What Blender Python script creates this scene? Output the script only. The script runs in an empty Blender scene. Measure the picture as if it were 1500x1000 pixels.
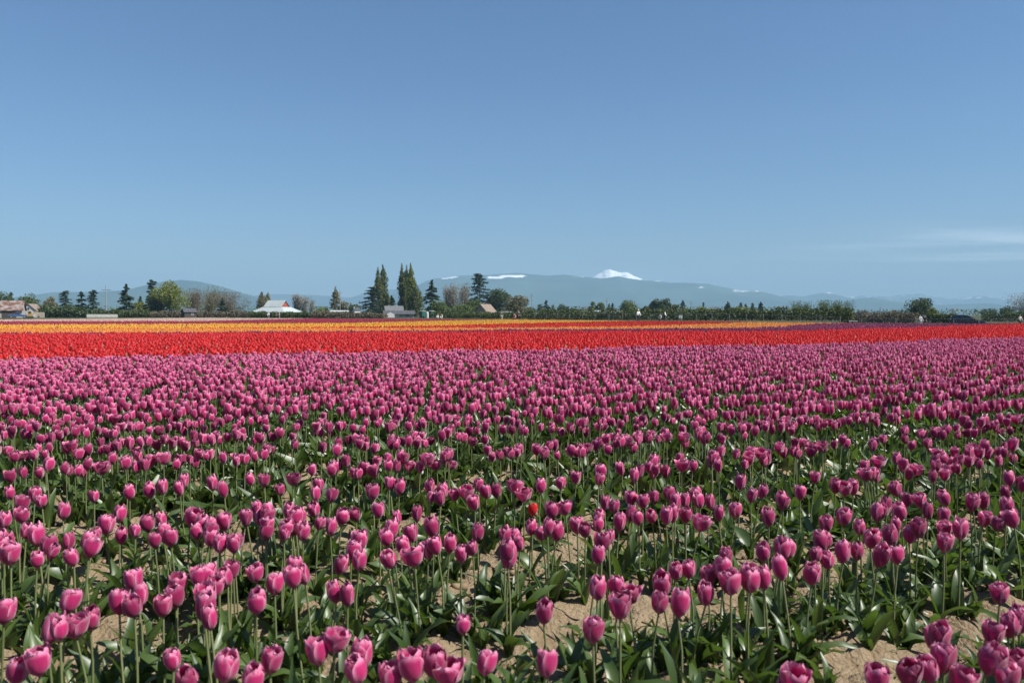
import bpy, math, random
import numpy as np
from mathutils import Matrix, Vector

R = math.radians
rnd = random.Random(7)
rng = np.random.default_rng(11)
C = bpy.context.scene
COL = C.collection

# ------------------------------------------------------------------ camera, sky, sun, exposure
CAM_H = 1.00
PITCH = R(1.914)
FPX = 28.0 / 36.0 * 1500.0
cd = bpy.data.cameras.new('camera')
cam = bpy.data.objects.new('camera', cd)
COL.objects.link(cam)
cam.location = (0, 0, CAM_H)
cam.rotation_euler = (R(90) - PITCH, 0, 0)
cd.lens = 28.0
cd.sensor_width = 36.0
cd.clip_start = 0.05
cd.clip_end = 250000
cd.dof.use_dof = True
cd.dof.focus_distance = 7.0
cd.dof.aperture_fstop = 6.3
C.camera = cam

SUN_EL, SUN_AZ = R(50), R(108)          # azimuth clockwise from the view direction (+Y)
W = bpy.data.worlds.new('World')
C.world = W
W.use_nodes = True
wt = W.node_tree
sky = wt.nodes.new('ShaderNodeTexSky')
sky.sky_type = 'NISHITA'
sky.sun_disc = False
sky.sun_elevation = SUN_EL
sky.sun_rotation = SUN_AZ
sky.altitude = 0
sky.air_density = 1.15
sky.dust_density = 0.35
sky.ozone_density = 10.0
wbg = wt.nodes['Background']
wbg.inputs[1].default_value = 0.0635
wt.links.new(sky.outputs[0], wbg.inputs[0])

sd = bpy.data.lights.new('sun', 'SUN')
sd.energy = 5.0
sd.angle = R(0.5)
sd.color = (1.0, 0.965, 0.90)
sun = bpy.data.objects.new('sun', sd)
COL.objects.link(sun)
sdir = Vector((math.sin(SUN_AZ) * math.cos(SUN_EL), math.cos(SUN_AZ) * math.cos(SUN_EL), math.sin(SUN_EL)))
sun.rotation_euler = (-sdir).to_track_quat('-Z', 'Y').to_euler()

C.view_settings.view_transform = 'Standard'
C.view_settings.look = 'None'
C.view_settings.exposure = 0.78
C.view_settings.gamma = 1.0
C.view_settings.use_curve_mapping = False
C.cycles.max_bounces = 8
C.cycles.diffuse_bounces = 3
C.cycles.transmission_bounces = 4
C.cycles.volume_bounces = 2
C.cycles.use_denoising = True
C.cycles.sample_clamp_indirect = 6.0

# ------------------------------------------------------------------ layout helpers
CP, SP = math.cos(PITCH), math.sin(PITCH)

def ray(px, py):
    """direction of a photo pixel (1500 x 1000), scaled so that its forward component is 1"""
    a, b = (px - 750.0) / FPX, -(py - 500.0) / FPX
    y = CP + SP * b
    z = -SP + CP * b
    return a / y, z / y

def at(px, py, Z):
    a, b = ray(px, py)
    return Vector((a * Z, Z, CAM_H + b * Z))

def on_plane(px, py, h):
    a, b = ray(px, py)
    Z = (h - CAM_H) / b
    return Vector((a * Z, Z, h))

def project(x, y, z):
    """numpy: world to photo pixels"""
    dz = z - CAM_H
    yc = CP * y - SP * dz
    zc = SP * y + CP * dz
    return 750 + FPX * x / yc, 500 - FPX * zc / yc

def top_h(py, Z):
    return CAM_H + ray(750, py)[1] * Z

# ------------------------------------------------------------------ noise
_T = np.random.default_rng(3).random((256, 256))

def vnoise(x, y):
    xi, yi = np.floor(x).astype(int), np.floor(y).astype(int)
    fx, fy = x - xi, y - yi
    fx, fy = fx * fx * (3 - 2 * fx), fy * fy * (3 - 2 * fy)
    g = lambda i, j: _T[(i & 255), (j & 255)]
    return (g(xi, yi) * (1 - fx) + g(xi + 1, yi) * fx) * (1 - fy) + (g(xi, yi + 1) * (1 - fx) + g(xi + 1, yi + 1) * fx) * fy

def fbm(x, y, o=4):
    s, a, t = 0, 0.5, 0
    for i in range(o):
        s = s + a * vnoise(x * 2 ** i + 17 * i, y * 2 ** i + 31 * i)
        t += a
        a *= 0.5
    return s / t

def sstep(a, b, x):
    t = np.clip((x - a) / (b - a), 0, 1)
    return t * t * (3 - 2 * t)

# rows of the field run towards the right at this angle to the view
ROW_A = R(60.5)
UX, UY = math.sin(ROW_A), math.cos(ROW_A)
NX, NY = -UY, UX
ROW0, ROWD = 1.01, 0.635

def gfar(x, y):
    """the land beyond the fields lies lower on the right"""
    return -0.72 * sstep(30, 58, np.asarray(x, float)) * sstep(72, 106, np.asarray(y, float))

def ground_z(x, y):
    x, y = np.asarray(x, float), np.asarray(y, float)
    perp = NX * x + NY * y
    f = 1 - sstep(9, 16, np.hypot(x, y))
    ph = (perp - ROW0) / ROWD + 0.16 * (fbm(x * 0.8 + 3, y * 0.8) - 0.5)
    ridge = 0.030 * np.cos(2 * math.pi * ph)
    cl = fbm(x * 9 + 5, y * 9, 4)
    return gfar(x, y) + f * (ridge + 0.075 * (cl - 0.5) + 0.06 * np.maximum(0, vnoise(x * 17, y * 17 + 9) - 0.6) + 0.04 * np.maximum(0, vnoise(x * 33 + 4, y * 33) - 0.6) + 0.04 * (fbm(x * 1.7, y * 1.7 + 40, 2) - 0.5))

def wpos(px, Z): return ((px - 750) / FPX * Z, Z, float(gfar((px - 750) / FPX * Z, Z)))

# ------------------------------------------------------------------ object helpers
def tag(o, label=None, cat=None, group=None, kind=None):
    if label: o['label'] = label
    if cat: o['category'] = cat
    if group: o['group'] = group
    if kind: o['kind'] = kind
    return o

def empty(name, loc=(0, 0, 0), rz=0, parent=None):
    o = bpy.data.objects.new(name, None)
    o.empty_display_size = 0.1
    COL.objects.link(o)
    o.location = loc
    o.rotation_euler = (0, 0, rz)
    if parent: o.parent = parent
    return o

def link(name, me, mat=None, parent=None):
    o = bpy.data.objects.new(name, me)
    COL.objects.link(o)
    if mat is not None and not me.materials: me.materials.append(mat)
    if parent: o.parent = parent
    return o

def np_mesh(name, V, quads=None, tris=None, attr=None, smooth=False):
    me = bpy.data.meshes.new(name)
    V = np.asarray(V, np.float32).reshape(-1, 3)
    quads = np.zeros((0, 4), int) if quads is None else np.asarray(quads, int).reshape(-1, 4)
    tris = np.zeros((0, 3), int) if tris is None else np.asarray(tris, int).reshape(-1, 3)
    me.vertices.add(len(V))
    me.vertices.foreach_set('co', V.ravel())
    li = np.concatenate([quads.ravel(), tris.ravel()]).astype(np.int32)
    ls = np.concatenate([np.arange(len(quads)) * 4, len(quads) * 4 + np.arange(len(tris)) * 3]).astype(np.int32)
    me.loops.add(len(li))
    me.loops.foreach_set('vertex_index', li)
    me.polygons.add(len(ls))
    me.polygons.foreach_set('loop_start', ls)
    me.polygons.foreach_set('use_smooth', np.full(len(ls), smooth))
    if attr is not None:
        a = me.attributes.new('petal', 'FLOAT_VECTOR', 'POINT')
        a.data.foreach_set('vector', np.asarray(attr, np.float32).ravel())
    me.update(calc_edges=True)
    return me

class MB:
    """collects boxes, prisms and tubes and links them as one mesh object"""
    def __init__(s):
        s.v, s.f = [], []
    def add(s, v, f):
        n = len(s.v)
        s.v += [tuple(p) for p in v]
        s.f += [tuple(i + n for i in q) for q in f]
        return s
    def box(s, x0, x1, y0, y1, z0, z1):
        v = [(x, y, z) for z in (z0, z1) for y in (y0, y1) for x in (x0, x1)]
        return s.add(v, [(0, 2, 3, 1), (4, 5, 7, 6), (0, 1, 5, 4), (2, 6, 7, 3), (0, 4, 6, 2), (1, 3, 7, 5)])
    def prism(s, prof, y0, y1, axis='y'):
        n = len(prof)
        if axis == 'y':
            v = [(a, y0, b) for a, b in prof] + [(a, y1, b) for a, b in prof]
        else:
            v = [(y0, a, b) for a, b in prof] + [(y1, a, b) for a, b in prof]
        f = [tuple(range(n))[::-1], tuple(range(n, 2 * n))] + [(i, (i + 1) % n, n + (i + 1) % n, n + i) for i in range(n)]
        return s.add(v, f)
    def tube(s, pts, rad, n=6):
        pts = [Vector(p) for p in pts]
        rad = rad if isinstance(rad, (list, tuple)) else [rad] * len(pts)
        v, f = [], []
        for i, p in enumerate(pts):
            d = (pts[min(i + 1, len(pts) - 1)] - pts[max(i - 1, 0)]).normalized()
            a = d.cross(Vector((0, 0, 1)) if abs(d.z) < 0.9 else Vector((1, 0, 0))).normalized()
            b = d.cross(a)
            for k in range(n):
                t = 2 * math.pi * k / n
                v.append(p + rad[i] * (math.cos(t) * a + math.sin(t) * b))
        for i in range(len(pts) - 1):
            for k in range(n):
                f.append((i * n + k, i * n + (k + 1) % n, (i + 1) * n + (k + 1) % n, (i + 1) * n + k))
        f += [tuple(range(n))[::-1], tuple(range((len(pts) - 1) * n, len(pts) * n))]
        return s.add(v, f)
    def disc(s, c, r, axis, h, n=14):
        c = Vector(c); ax = Vector(axis) * h
        return s.tube([c - ax / 2, c + ax / 2], r, n)
    def build(s, name, mat, parent=None, smooth=False, bevel=0):
        me = bpy.data.meshes.new(name)
        me.from_pydata(s.v, [], s.f)
        if smooth: me.shade_smooth()
        o = link(name, me, mat, parent)
        if bevel:
            m = o.modifiers.new('bevel', 'BEVEL'); m.width = bevel; m.segments = 2
        return o

# ------------------------------------------------------------------ materials
def new_mat(name):
    m = bpy.data.materials.new(name)
    m.use_nodes = True
    return m, m.node_tree.nodes, m.node_tree.links

def mixc(N, L, fac, a, b, blend='MIX'):
    n = N.new('ShaderNodeMix')
    n.data_type = 'RGBA'
    n.blend_type = blend
    for sock, val in ((n.inputs[0], fac), (n.inputs[6], a), (n.inputs[7], b)):
        if hasattr(val, 'is_output'): L.new(val, sock)
        elif isinstance(val, (int, float)): sock.default_value = val
        else: sock.default_value = (*val, 1)
    return n.outputs[2]

def mth(N, L, op, a, b=0.0, clamp=False):
    n = N.new('ShaderNodeMath')
    n.operation = op
    n.use_clamp = clamp
    for s, v in ((n.inputs[0], a), (n.inputs[1], b)):
        if hasattr(v, 'is_output'): L.new(v, s)
        else: s.default_value = v
    return n.outputs[0]

def ramp(N, L, val, a, b):
    n = N.new('ShaderNodeMapRange')
    n.interpolation_type = 'SMOOTHSTEP'
    L.new(val, n.inputs[0])
    n.inputs[1].default_value = a
    n.inputs[2].default_value = b
    return n.outputs[0]

def noise_tex(N, L, scale, detail=4, rough=0.6, vec=None, stretch=None):
    n = N.new('ShaderNodeTexNoise')
    n.inputs['Scale'].default_value = scale
    n.inputs['Detail'].default_value = detail
    n.inputs['Roughness'].default_value = rough
    if vec is None:
        t = N.new('ShaderNodeTexCoord'); vec = t.outputs['Object']
    if stretch:
        mp = N.new('ShaderNodeMapping'); mp.inputs['Scale'].default_value = stretch
        L.new(vec, mp.inputs[0]); vec = mp.outputs[0]
    L.new(vec, n.inputs['Vector'])
    return n.outputs[0]

def plain(name, col, rough=0.7, var=0.18, scale=3.0, metal=0.0, spec=0.4, bump=0.0, stretch=None):
    m, N, L = new_mat(name)
    b = N['Principled BSDF']
    n = noise_tex(N, L, scale, 5, 0.65, stretch=stretch)
    c = mixc(N, L, ramp(N, L, n, 0.3, 0.7), [k * (1 - var) for k in col], [min(0.9, k * (1 + var)) for k in col])
    L.new(c, b.inputs['Base Color'])
    b.inputs['Roughness'].default_value = rough
    b.inputs['Metallic'].default_value = metal
    b.inputs['Specular IOR Level'].default_value = spec
    if bump:
        bn = N.new('ShaderNodeBump'); bn.inputs['Strength'].default_value = bump
        L.new(n, bn.inputs['Height']); L.new(bn.outputs[0], b.inputs['Normal'])
    return m

def petal_mat(name, base, pale, deep, trans=0.26, palew=0.8):
    """petal colour: deeper along the middle, paler along margins and tip with highlights painted in, varied flower by flower"""
    m, N, L = new_mat(name)
    b = N['Principled BSDF']
    at_ = N.new('ShaderNodeAttribute'); at_.attribute_name = 'petal'
    sx = N.new('ShaderNodeSeparateXYZ'); L.new(at_.outputs['Vector'], sx.inputs[0])
    oi = N.new('ShaderNodeObjectInfo')
    u, v, t = sx.outputs[0], sx.outputs[1], sx.outputs[2]
    gi = N.new('ShaderNodeNewGeometry')
    edge = ramp(N, L, mth(N, L, 'ABSOLUTE', u), 0.58, 1.05)
    tip = ramp(N, L, v, 0.66, 1.0)
    st = noise_tex(N, L, 1.0, 3, 0.6, at_.outputs['Vector'], (9, 1.5, 40))
    pal = mth(N, L, 'MULTIPLY', mth(N, L, 'MAXIMUM', edge, tip), palew)  # pale rims are petal colour with sunlit highlights painted in
    pal = mth(N, L, 'ADD', pal, mth(N, L, 'MULTIPLY', mth(N, L, 'SUBTRACT', st, 0.5), 0.55), True)
    vein = noise_tex(N, L, 1.0, 2, 0.5, at_.outputs['Vector'], (26, 0.8, 40))
    pal = mth(N, L, 'ADD', pal, mth(N, L, 'MULTIPLY', mth(N, L, 'SUBTRACT', vein, 0.5), 0.35), True)
    c = mixc(N, L, pal, base, pale)
    rv = mth(N, L, 'FRACT', mth(N, L, 'ADD', mth(N, L, 'ADD', t, oi.outputs['Random']), mth(N, L, 'MULTIPLY', gi.outputs['Random Per Island'], 0.25)))
    c = mixc(N, L, mth(N, L, 'MULTIPLY', ramp(N, L, rv, 0.45, 1.0), 0.75), c, deep)
    L.new(c, b.inputs['Base Color'])
    b.inputs['Roughness'].default_value = 0.5
    b.inputs['Specular IOR Level'].default_value = 0.3
    b.inputs['Sheen Weight'].default_value = 0.3
    bp = N.new('ShaderNodeBump'); bp.inputs['Strength'].default_value = 0.35; bp.inputs['Distance'].default_value = 0.002
    L.new(vein, bp.inputs['Height']); L.new(bp.outputs[0], b.inputs['Normal'])
    tr = N.new('ShaderNodeBsdfTranslucent')
    L.new(c, tr.inputs[0])
    mx = N.new('ShaderNodeMixShader'); mx.inputs[0].default_value = trans
    L.new(b.outputs[0], mx.inputs[1]); L.new(tr.outputs[0], mx.inputs[2])
    L.new(mx.outputs[0], N['Material Output'].inputs[0])
    return m

def leaf_mat(name, a, bcol, trans=0.25, rough=0.42, tr_col=None, spec=0.5):
    m, N, L = new_mat(name)
    b = N['Principled BSDF']
    g = N.new('ShaderNodeNewGeometry')
    oi = N.new('ShaderNodeObjectInfo')
    n = noise_tex(N, L, 1.2, 3, 0.6)
    f = mth(N, L, 'FRACT', mth(N, L, 'ADD', g.outputs['Random Per Island'], oi.outputs['Random']))
    f = mth(N, L, 'ADD', mth(N, L, 'MULTIPLY', f, 0.7), mth(N, L, 'MULTIPLY', n, 0.3))
    c = mixc(N, L, f, a, bcol)
    L.new(c, b.inputs['Base Color'])
    b.inputs['Roughness'].default_value = rough
    b.inputs['Specular IOR Level'].default_value = spec
    tr = N.new('ShaderNodeBsdfTranslucent')
    if tr_col: tr.inputs[0].default_value = (*tr_col, 1)
    else: L.new(c, tr.inputs[0])
    mx = N.new('ShaderNodeMixShader'); mx.inputs[0].default_value = trans
    L.new(b.outputs[0], mx.inputs[1]); L.new(tr.outputs[0], mx.inputs[2])
    L.new(mx.outputs[0], N['Material Output'].inputs[0])
    return m

def soil_mat():
    m, N, L = new_mat('dry_soil')
    b = N['Principled BSDF']
    tc = N.new('ShaderNodeTexCoord')
    P = tc.outputs['Object']
    n1 = noise_tex(N, L, 2.2, 6, 0.65, P)
    n2 = noise_tex(N, L, 26, 6, 0.7, P)
    n3 = noise_tex(N, L, 0.05, 4, 0.6, P)
    c = mixc(N, L, ramp(N, L, n1, 0.3, 0.7), (0.18, 0.128, 0.076), (0.27, 0.20, 0.125))
    c = mixc(N, L, ramp(N, L, n2, 0.35, 0.75), mixc(N, L, 0.0, c, c), (0.30, 0.235, 0.155))
    vo = N.new('ShaderNodeTexVoronoi'); vo.feature = 'F1'; vo.inputs['Scale'].default_value = 55; vo.inputs['Randomness'].default_value = 1.0
    wv = N.new('ShaderNodeVectorMath'); wv.operation = 'ADD'
    wn = N.new('ShaderNodeTexNoise'); wn.inputs['Scale'].default_value = 20
    L.new(P, wn.inputs['Vector']); sc_ = N.new('ShaderNodeVectorMath'); sc_.operation = 'SCALE'; sc_.inputs[3].default_value = 0.05
    L.new(wn.outputs[1], sc_.inputs[0]); L.new(P, wv.inputs[0]); L.new(sc_.outputs[0], wv.inputs[1])
    L.new(wv.outputs[0], vo.inputs['Vector'])
    crack = mth(N, L, 'SUBTRACT', 1.0, vo.outputs['Distance'])
    n5 = noise_tex(N, L, 110, 4, 0.7, P)
    c = mixc(N, L, mth(N, L, 'MULTIPLY', ramp(N, L, n5, 0.55, 0.75), 0.45), c, (0.11, 0.078, 0.048))
    n6 = noise_tex(N, L, 7, 4, 0.65, P)
    c = mixc(N, L, mth(N, L, 'MULTIPLY', ramp(N, L, n6, 0.56, 0.70), 0.4), c, (0.125, 0.09, 0.055))
    # the plain beyond the fields is rough grass and bare earth in patches
    ln = N.new('ShaderNodeVectorMath'); ln.operation = 'LENGTH'; L.new(P, ln.inputs[0])
    far = ramp(N, L, ln.outputs['Value'], 48, 75)
    gr = mixc(N, L, ramp(N, L, n3, 0.4, 0.6), (0.030, 0.042, 0.015), (0.075, 0.065, 0.036))
    c = mixc(N, L, far, c, gr)
    L.new(c, b.inputs['Base Color'])
    b.inputs['Roughness'].default_value = 0.95
    b.inputs['Specular IOR Level'].default_value = 0.1
    bn = N.new('ShaderNodeBump'); bn.inputs['Strength'].default_value = 1.0; bn.inputs['Distance'].default_value = 0.02
    hsum = mth(N, L, 'ADD', mth(N, L, 'ADD', n2, mth(N, L, 'MULTIPLY', crack, 0.5)), mth(N, L, 'MULTIPLY', n5, 0.3))
    L.new(hsum, bn.inputs['Height']); L.new(bn.outputs[0], b.inputs['Normal'])
    return m

M = {}
M['pink'] = petal_mat('pink_petal', (0.46, 0.009, 0.118), (0.88, 0.35, 0.52), (0.21, 0.004, 0.055))
M['red'] = petal_mat('red_petal', (0.66, 0.005, 0.010), (0.86, 0.075, 0.07), (0.46, 0.002, 0.006), palew=0.6)
M['purple'] = petal_mat('purple_petal', (0.23, 0.022, 0.090), (0.34, 0.08, 0.19), (0.13, 0.008, 0.04), palew=0.6)
M['orange'] = petal_mat('orange_petal', (0.78, 0.27, 0.04), (0.80, 0.42, 0.12), (0.74, 0.20, 0.035), palew=0.7)
M['scarlet'] = petal_mat('scarlet_petal', (0.62, 0.015, 0.01), (0.70, 0.06, 0.02), (0.45, 0.008, 0.01), palew=0.5)
M['yellow'] = petal_mat('yellow_petal', (0.80, 0.37, 0.025), (0.82, 0.48, 0.06), (0.77, 0.32, 0.02), palew=0.7)
M['crimson'] = petal_mat('crimson_petal', (0.40, 0.02, 0.06), (0.52, 0.07, 0.12), (0.26, 0.01, 0.025), palew=0.5)
M['cream'] = petal_mat('cream_petal', (0.66, 0.46, 0.35), (0.70, 0.58, 0.48), (0.62, 0.37, 0.28), palew=0.7)
M['stem'] = leaf_mat('tulip_stem', (0.12, 0.15, 0.055), (0.20, 0.21, 0.09), 0.05, 0.5)
M['leaf'] = leaf_mat('tulip_leaf', (0.024, 0.052, 0.010), (0.080, 0.125, 0.028), 0.26, 0.42, (0.12, 0.21, 0.025), 0.6)
M['weed'] = leaf_mat('weed_leaf', (0.06, 0.10, 0.02), (0.12, 0.17, 0.04), 0.25, 0.5)
M['soil'] = soil_mat()
M['clod'] = plain('soil_clod', (0.22, 0.16, 0.10), 0.95, 0.25, 30, spec=0.1, bump=0.5)

# ------------------------------------------------------------------ ground: one sheet out to the hills
def axis(lo, hi, step, far_lo, far_hi):
    c = list(np.arange(lo, hi + 1e-6, step))
    s = step
    while c[-1] < far_hi:
        s *= 1.24; c.append(c[-1] + s)
    s = step; pre = [c[0]]
    while pre[-1] > far_lo:
        s *= 1.24; pre.append(pre[-1] - s)
    return np.array(pre[:0:-1] + c)

gx = axis(-3.4, 3.4, 0.025, -16500, 16500)
gy = axis(1.1, 4.6, 0.025, -2500, 16500)
GX, GY = np.meshgrid(gx, gy)
GZ = ground_z(GX, GY)
ny_, nx_ = GX.shape
idx = np.arange(ny_ * nx_).reshape(ny_, nx_)
q = np.stack([idx[:-1, :-1], idx[:-1, 1:], idx[1:, 1:], idx[1:, :-1]], -1).reshape(-1, 4)
tag(link('ground', np_mesh('ground', np.stack([GX, GY, GZ], -1), q, smooth=True), M['soil']), kind='structure')

# ------------------------------------------------------------------ mountains
def rock_mat(name, snow_bias=0.0, forest=(0.030, 0.052, 0.034)):
    m, N, L = new_mat(name)
    b = N['Principled BSDF']
    a = N.new('ShaderNodeAttribute'); a.attribute_name = 'petal'
    sx = N.new('ShaderNodeSeparateXYZ'); L.new(a.outputs['Vector'], sx.inputs[0])
    n = noise_tex(N, L, 0.016, 6, 0.72, stretch=(0.5, 1, 1.8))
    n2 = noise_tex(N, L, 0.0011, 4, 0.6)
    f = mixc(N, L, ramp(N, L, n2, 0.35, 0.65), forest, [k * 1.7 for k in forest])
    s = mth(N, L, 'ADD', sx.outputs[0], mth(N, L, 'MULTIPLY', mth(N, L, 'SUBTRACT', n, 0.5), 1.7))
    s = ramp(N, L, s, 0.42, 0.66)
    c = mixc(N, L, s, f, (0.86, 0.87, 0.88))
    L.new(c, b.inputs['Base Color'])
    b.inputs['Roughness'].default_value = 0.95
    b.inputs['Specular IOR Level'].default_value = 0.05
    return m

MR = rock_mat('forested_slope')

def ridge(name, pts, Z, depth, seed, snow=None, rough=0.5, soft=2):
    xs = np.linspace(pts[0][0], pts[-1][0], int((pts[-1][0] - pts[0][0]) * 0.9) + 2)
    ys = np.interp(xs, [p[0] for p in pts], [p[1] for p in pts])
    k = np.exp(-np.linspace(-soft, soft, 9) ** 2 * (4 / soft ** 2) / (4 if soft >= 2 else 0.5)); k /= k.sum()
    ys = np.convolve(np.pad(ys, 4, mode='edge'), k, 'valid')
    ys = ys + rough * 2.2 * (fbm(xs * 0.09 + seed, xs * 0 + seed, 5) - 0.5)
    a = (xs - 750) / FPX
    hc = np.array([top_h(y, Z) for y in ys])
    ts = np.concatenate([np.linspace(0, 0.8, 9), np.linspace(0.84, 1.0, 9), np.linspace(1.15, 2.0, 4)])
    V, A = [], []
    for t in ts:
        y = Z + (t - 1) * depth
        prof = t ** 1.15 if t <= 1 else max(0.0, 1 - (t - 1) ** 1.2)
        X = a * Z
        gul = (fbm(X / 900 + seed * 3.1, np.full_like(X, t * 2.2 + seed), 4) - 0.5) * (0.55 * (1 - abs(1 - t)) * abs(1 - t) ** 0.6)
        h = hc * np.clip(prof + gul, 0, 1.0) - 3 + 0 * X
        V.append(np.stack([X, np.full_like(X, y) + 0 * X, h], -1))
        spx, spy = project(X, np.full_like(X, y), h)
        A.append(np.stack([np.array([snow(p, q_, t) if snow else 0.0 for p, q_ in zip(spx, spy)]), np.full_like(X, t), 0 * X], -1))
    V, A = np.array(V), np.array(A)
    nr, nc = V.shape[:2]
    i = np.arange(nr * nc).reshape(nr, nc)
    q = np.stack([i[:-1, :-1], i[:-1, 1:], i[1:, 1:], i[1:, :-1]], -1).reshape(-1, 4)
    return tag(link(name, np_mesh(name, V, q, attr=A, smooth=True), MR), kind='structure')

def blob(p, q, x0, x1, y0, y1):
    dx = max(x0 - p, 0, p - x1); dy = max(y0 - q, 0, q - y1)
    return max(0.0, 1 - dx / 11 - dy / 1.6)

def snow_main(p, q, t):
    s = max(0.85 * blob(p, q, 718, 734, 405.5, 407.5), 0.85 * blob(p, q, 736, 764, 403.5, 405.5), 0.62 * blob(p, q, 648, 668, 404.5, 408) if t > 0.93 else 0)
    return max(s, 0.6 * blob(p, q, 1024, 1029, 420.5, 422), 0.5 * blob(p, q, 840, 870, 403, 405), 0.52 * blob(p, q, 1075, 1110, 424, 427), 0.5 * blob(p, q, 955, 985, 410, 414) if t > 0.96 else 0)

ridge('mountain_range', [(520, 452), (560, 438), (590, 424), (612, 418), (625, 411), (640, 407), (655, 406.5), (672, 403.5), (690, 403), (715, 402.5), (740, 400.5), (757, 399.5), (775, 401), (805, 403.5), (826, 401.8), (845, 403.8), (865, 406), (885, 407.5), (904, 404), (920, 407), (940, 410), (965, 411), (985, 413.8), (1005, 414), (1035, 415), (1058, 420), (1080, 424), (1105, 425), (1125, 429), (1142, 434), (1165, 440), (1200, 452)], 12000, 2600, 2.3, snow_main, 0.35)
ridge('forested_hill', [(-420, 441), (-150, 438), (0, 438), (40, 433), (80, 427.5), (140, 427), (185, 424.5), (212, 418), (240, 412), (266, 409.5), (290, 411.5), (320, 418), (350, 427), (378, 436), (410, 447), (440, 456)], 9000, 2200, 7.7, None, 0.3)
ridge('distant_hills', [(240, 452), (330, 438), (385, 431.5), (420, 430.5), (460, 432), (495, 434), (512, 436), (528, 431), (545, 426.5), (570, 424), (600, 422), (650, 425), (700, 440)], 15000, 2600, 4.1, None, 0.4)
ridge('distant_ridge', [(1090, 452), (1125, 437), (1140, 434), (1155, 432), (1175, 434), (1195, 430), (1213, 427.3), (1231, 433), (1252, 438), (1290, 450)], 14200, 2200, 9.4, lambda p, q, t: 0.55 * blob(p, q, 1208, 1222, 426, 430), 0.4)
ridge('low_hill', [(1190, 456), (1215, 446), (1240, 440), (1262, 436.7), (1276, 435.6), (1292, 437.5), (1315, 441.5), (1345, 444), (1380, 446.5), (1405, 445), (1430, 444.3), (1450, 444), (1463, 446.5), (1482, 452), (1500, 455), (1600, 458)], 10200, 1800, 5.9, None, 0.3)
ridge('snowy_range', [(1200, 446), (1235, 436), (1262, 432.5), (1300, 434), (1330, 431), (1347, 430), (1372, 434.5), (1400, 436), (1440, 433), (1462, 436), (1500, 438), (1700, 436), (1900, 440)], 15800, 1600, 12.6, lambda p, q, t: (0.45 if t > 0.9 else 0.25) if 1235 < p < 1275 or p > 1380 else 0.35, 1.0)
ridge('snow_peak', [(835, 425), (858, 411), (872, 403.5), (880, 399.5), (886, 394.5), (893, 393), (899, 394.5), (904, 397.5), (909, 399.3), (915, 397.8), (920, 399.8), (928, 404), (940, 409), (960, 415), (985, 424)], 13300, 1200, 21.2, lambda p, q, t: 0.70, 2.6, 1)

# ------------------------------------------------------------------ haze
hz = MB().box(-18500, 18500, -3000, 18500, -5, 820).build('haze', None)
tag(hz, kind='stuff')
hm = bpy.data.materials.new('haze_air')
hm.use_nodes = True
hn = hm.node_tree.nodes
hn.remove(hn['Principled BSDF'])
pv = hn.new('ShaderNodeVolumePrincipled')
pv.inputs['Color'].default_value = (0.345, 0.545, 0.725, 1)
pv.inputs['Density'].default_value = 0.98e-4
pv.inputs['Anisotropy'].default_value = 0.0
hm.node_tree.links.new(pv.outputs[0], hn['Material Output'].inputs['Volume'])
hz.data.materials.append(hm)

# thin cirrus, high above and far beyond the hills to the right
def cirrus():
    m, N, L = new_mat('thin_cirrus')
    N.remove(N['Principled BSDF'])
    tc = N.new('ShaderNodeTexCoord'); P = tc.outputs['Object']
    w = noise_tex(N, L, 0.00006, 3, 0.5, P)
    n = noise_tex(N, L, 0.00011, 5, 0.55, P, (0.35, 0.9, 1))
    a = mth(N, L, 'MULTIPLY', ramp(N, L, n, 0.36, 0.72), ramp(N, L, w, 0.25, 0.52))
    sx = N.new('ShaderNodeSeparateXYZ'); L.new(P, sx.inputs[0])
    ex = mth(N, L, 'MULTIPLY', ramp(N, L, sx.outputs[0], -17000, -2000), ramp(N, L, mth(N, L, 'ABSOLUTE', sx.outputs[1]), 19000, 11000))
    a = mth(N, L, 'MULTIPLY', mth(N, L, 'MULTIPLY', a, ex), 0.27)
    tr = N.new('ShaderNodeBsdfTransparent')
    tl = N.new('ShaderNodeBsdfTranslucent'); tl.inputs[0].default_value = (0.9, 0.9, 0.9, 1)
    mx = N.new('ShaderNodeMixShader')
    L.new(a, mx.inputs[0]); L.new(tr.outputs[0], mx.inputs[1]); L.new(tl.outputs[0], mx.inputs[2])
    L.new(mx.outputs[0], N['Material Output'].inputs[0])
    g = np.linspace(-1, 1, 25)
    X, Y = np.meshgrid(g * 30000, g * 20000)
    Zz = 260 * (fbm(X / 9000 + 50, Y / 7000 + 50, 3) - 0.5)
    i = np.arange(625).reshape(25, 25)
    q = np.stack([i[:-1, :-1], i[:-1, 1:], i[1:, 1:], i[1:, :-1]], -1).reshape(-1, 4)
    o = link('cirrus_cloud', np_mesh('cirrus_cloud', np.stack([X, Y, Zz], -1), q, smooth=True), m)
    o.location = (31000, 47000, 4200)
    return tag(o, kind='structure')
cirrus()

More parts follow.
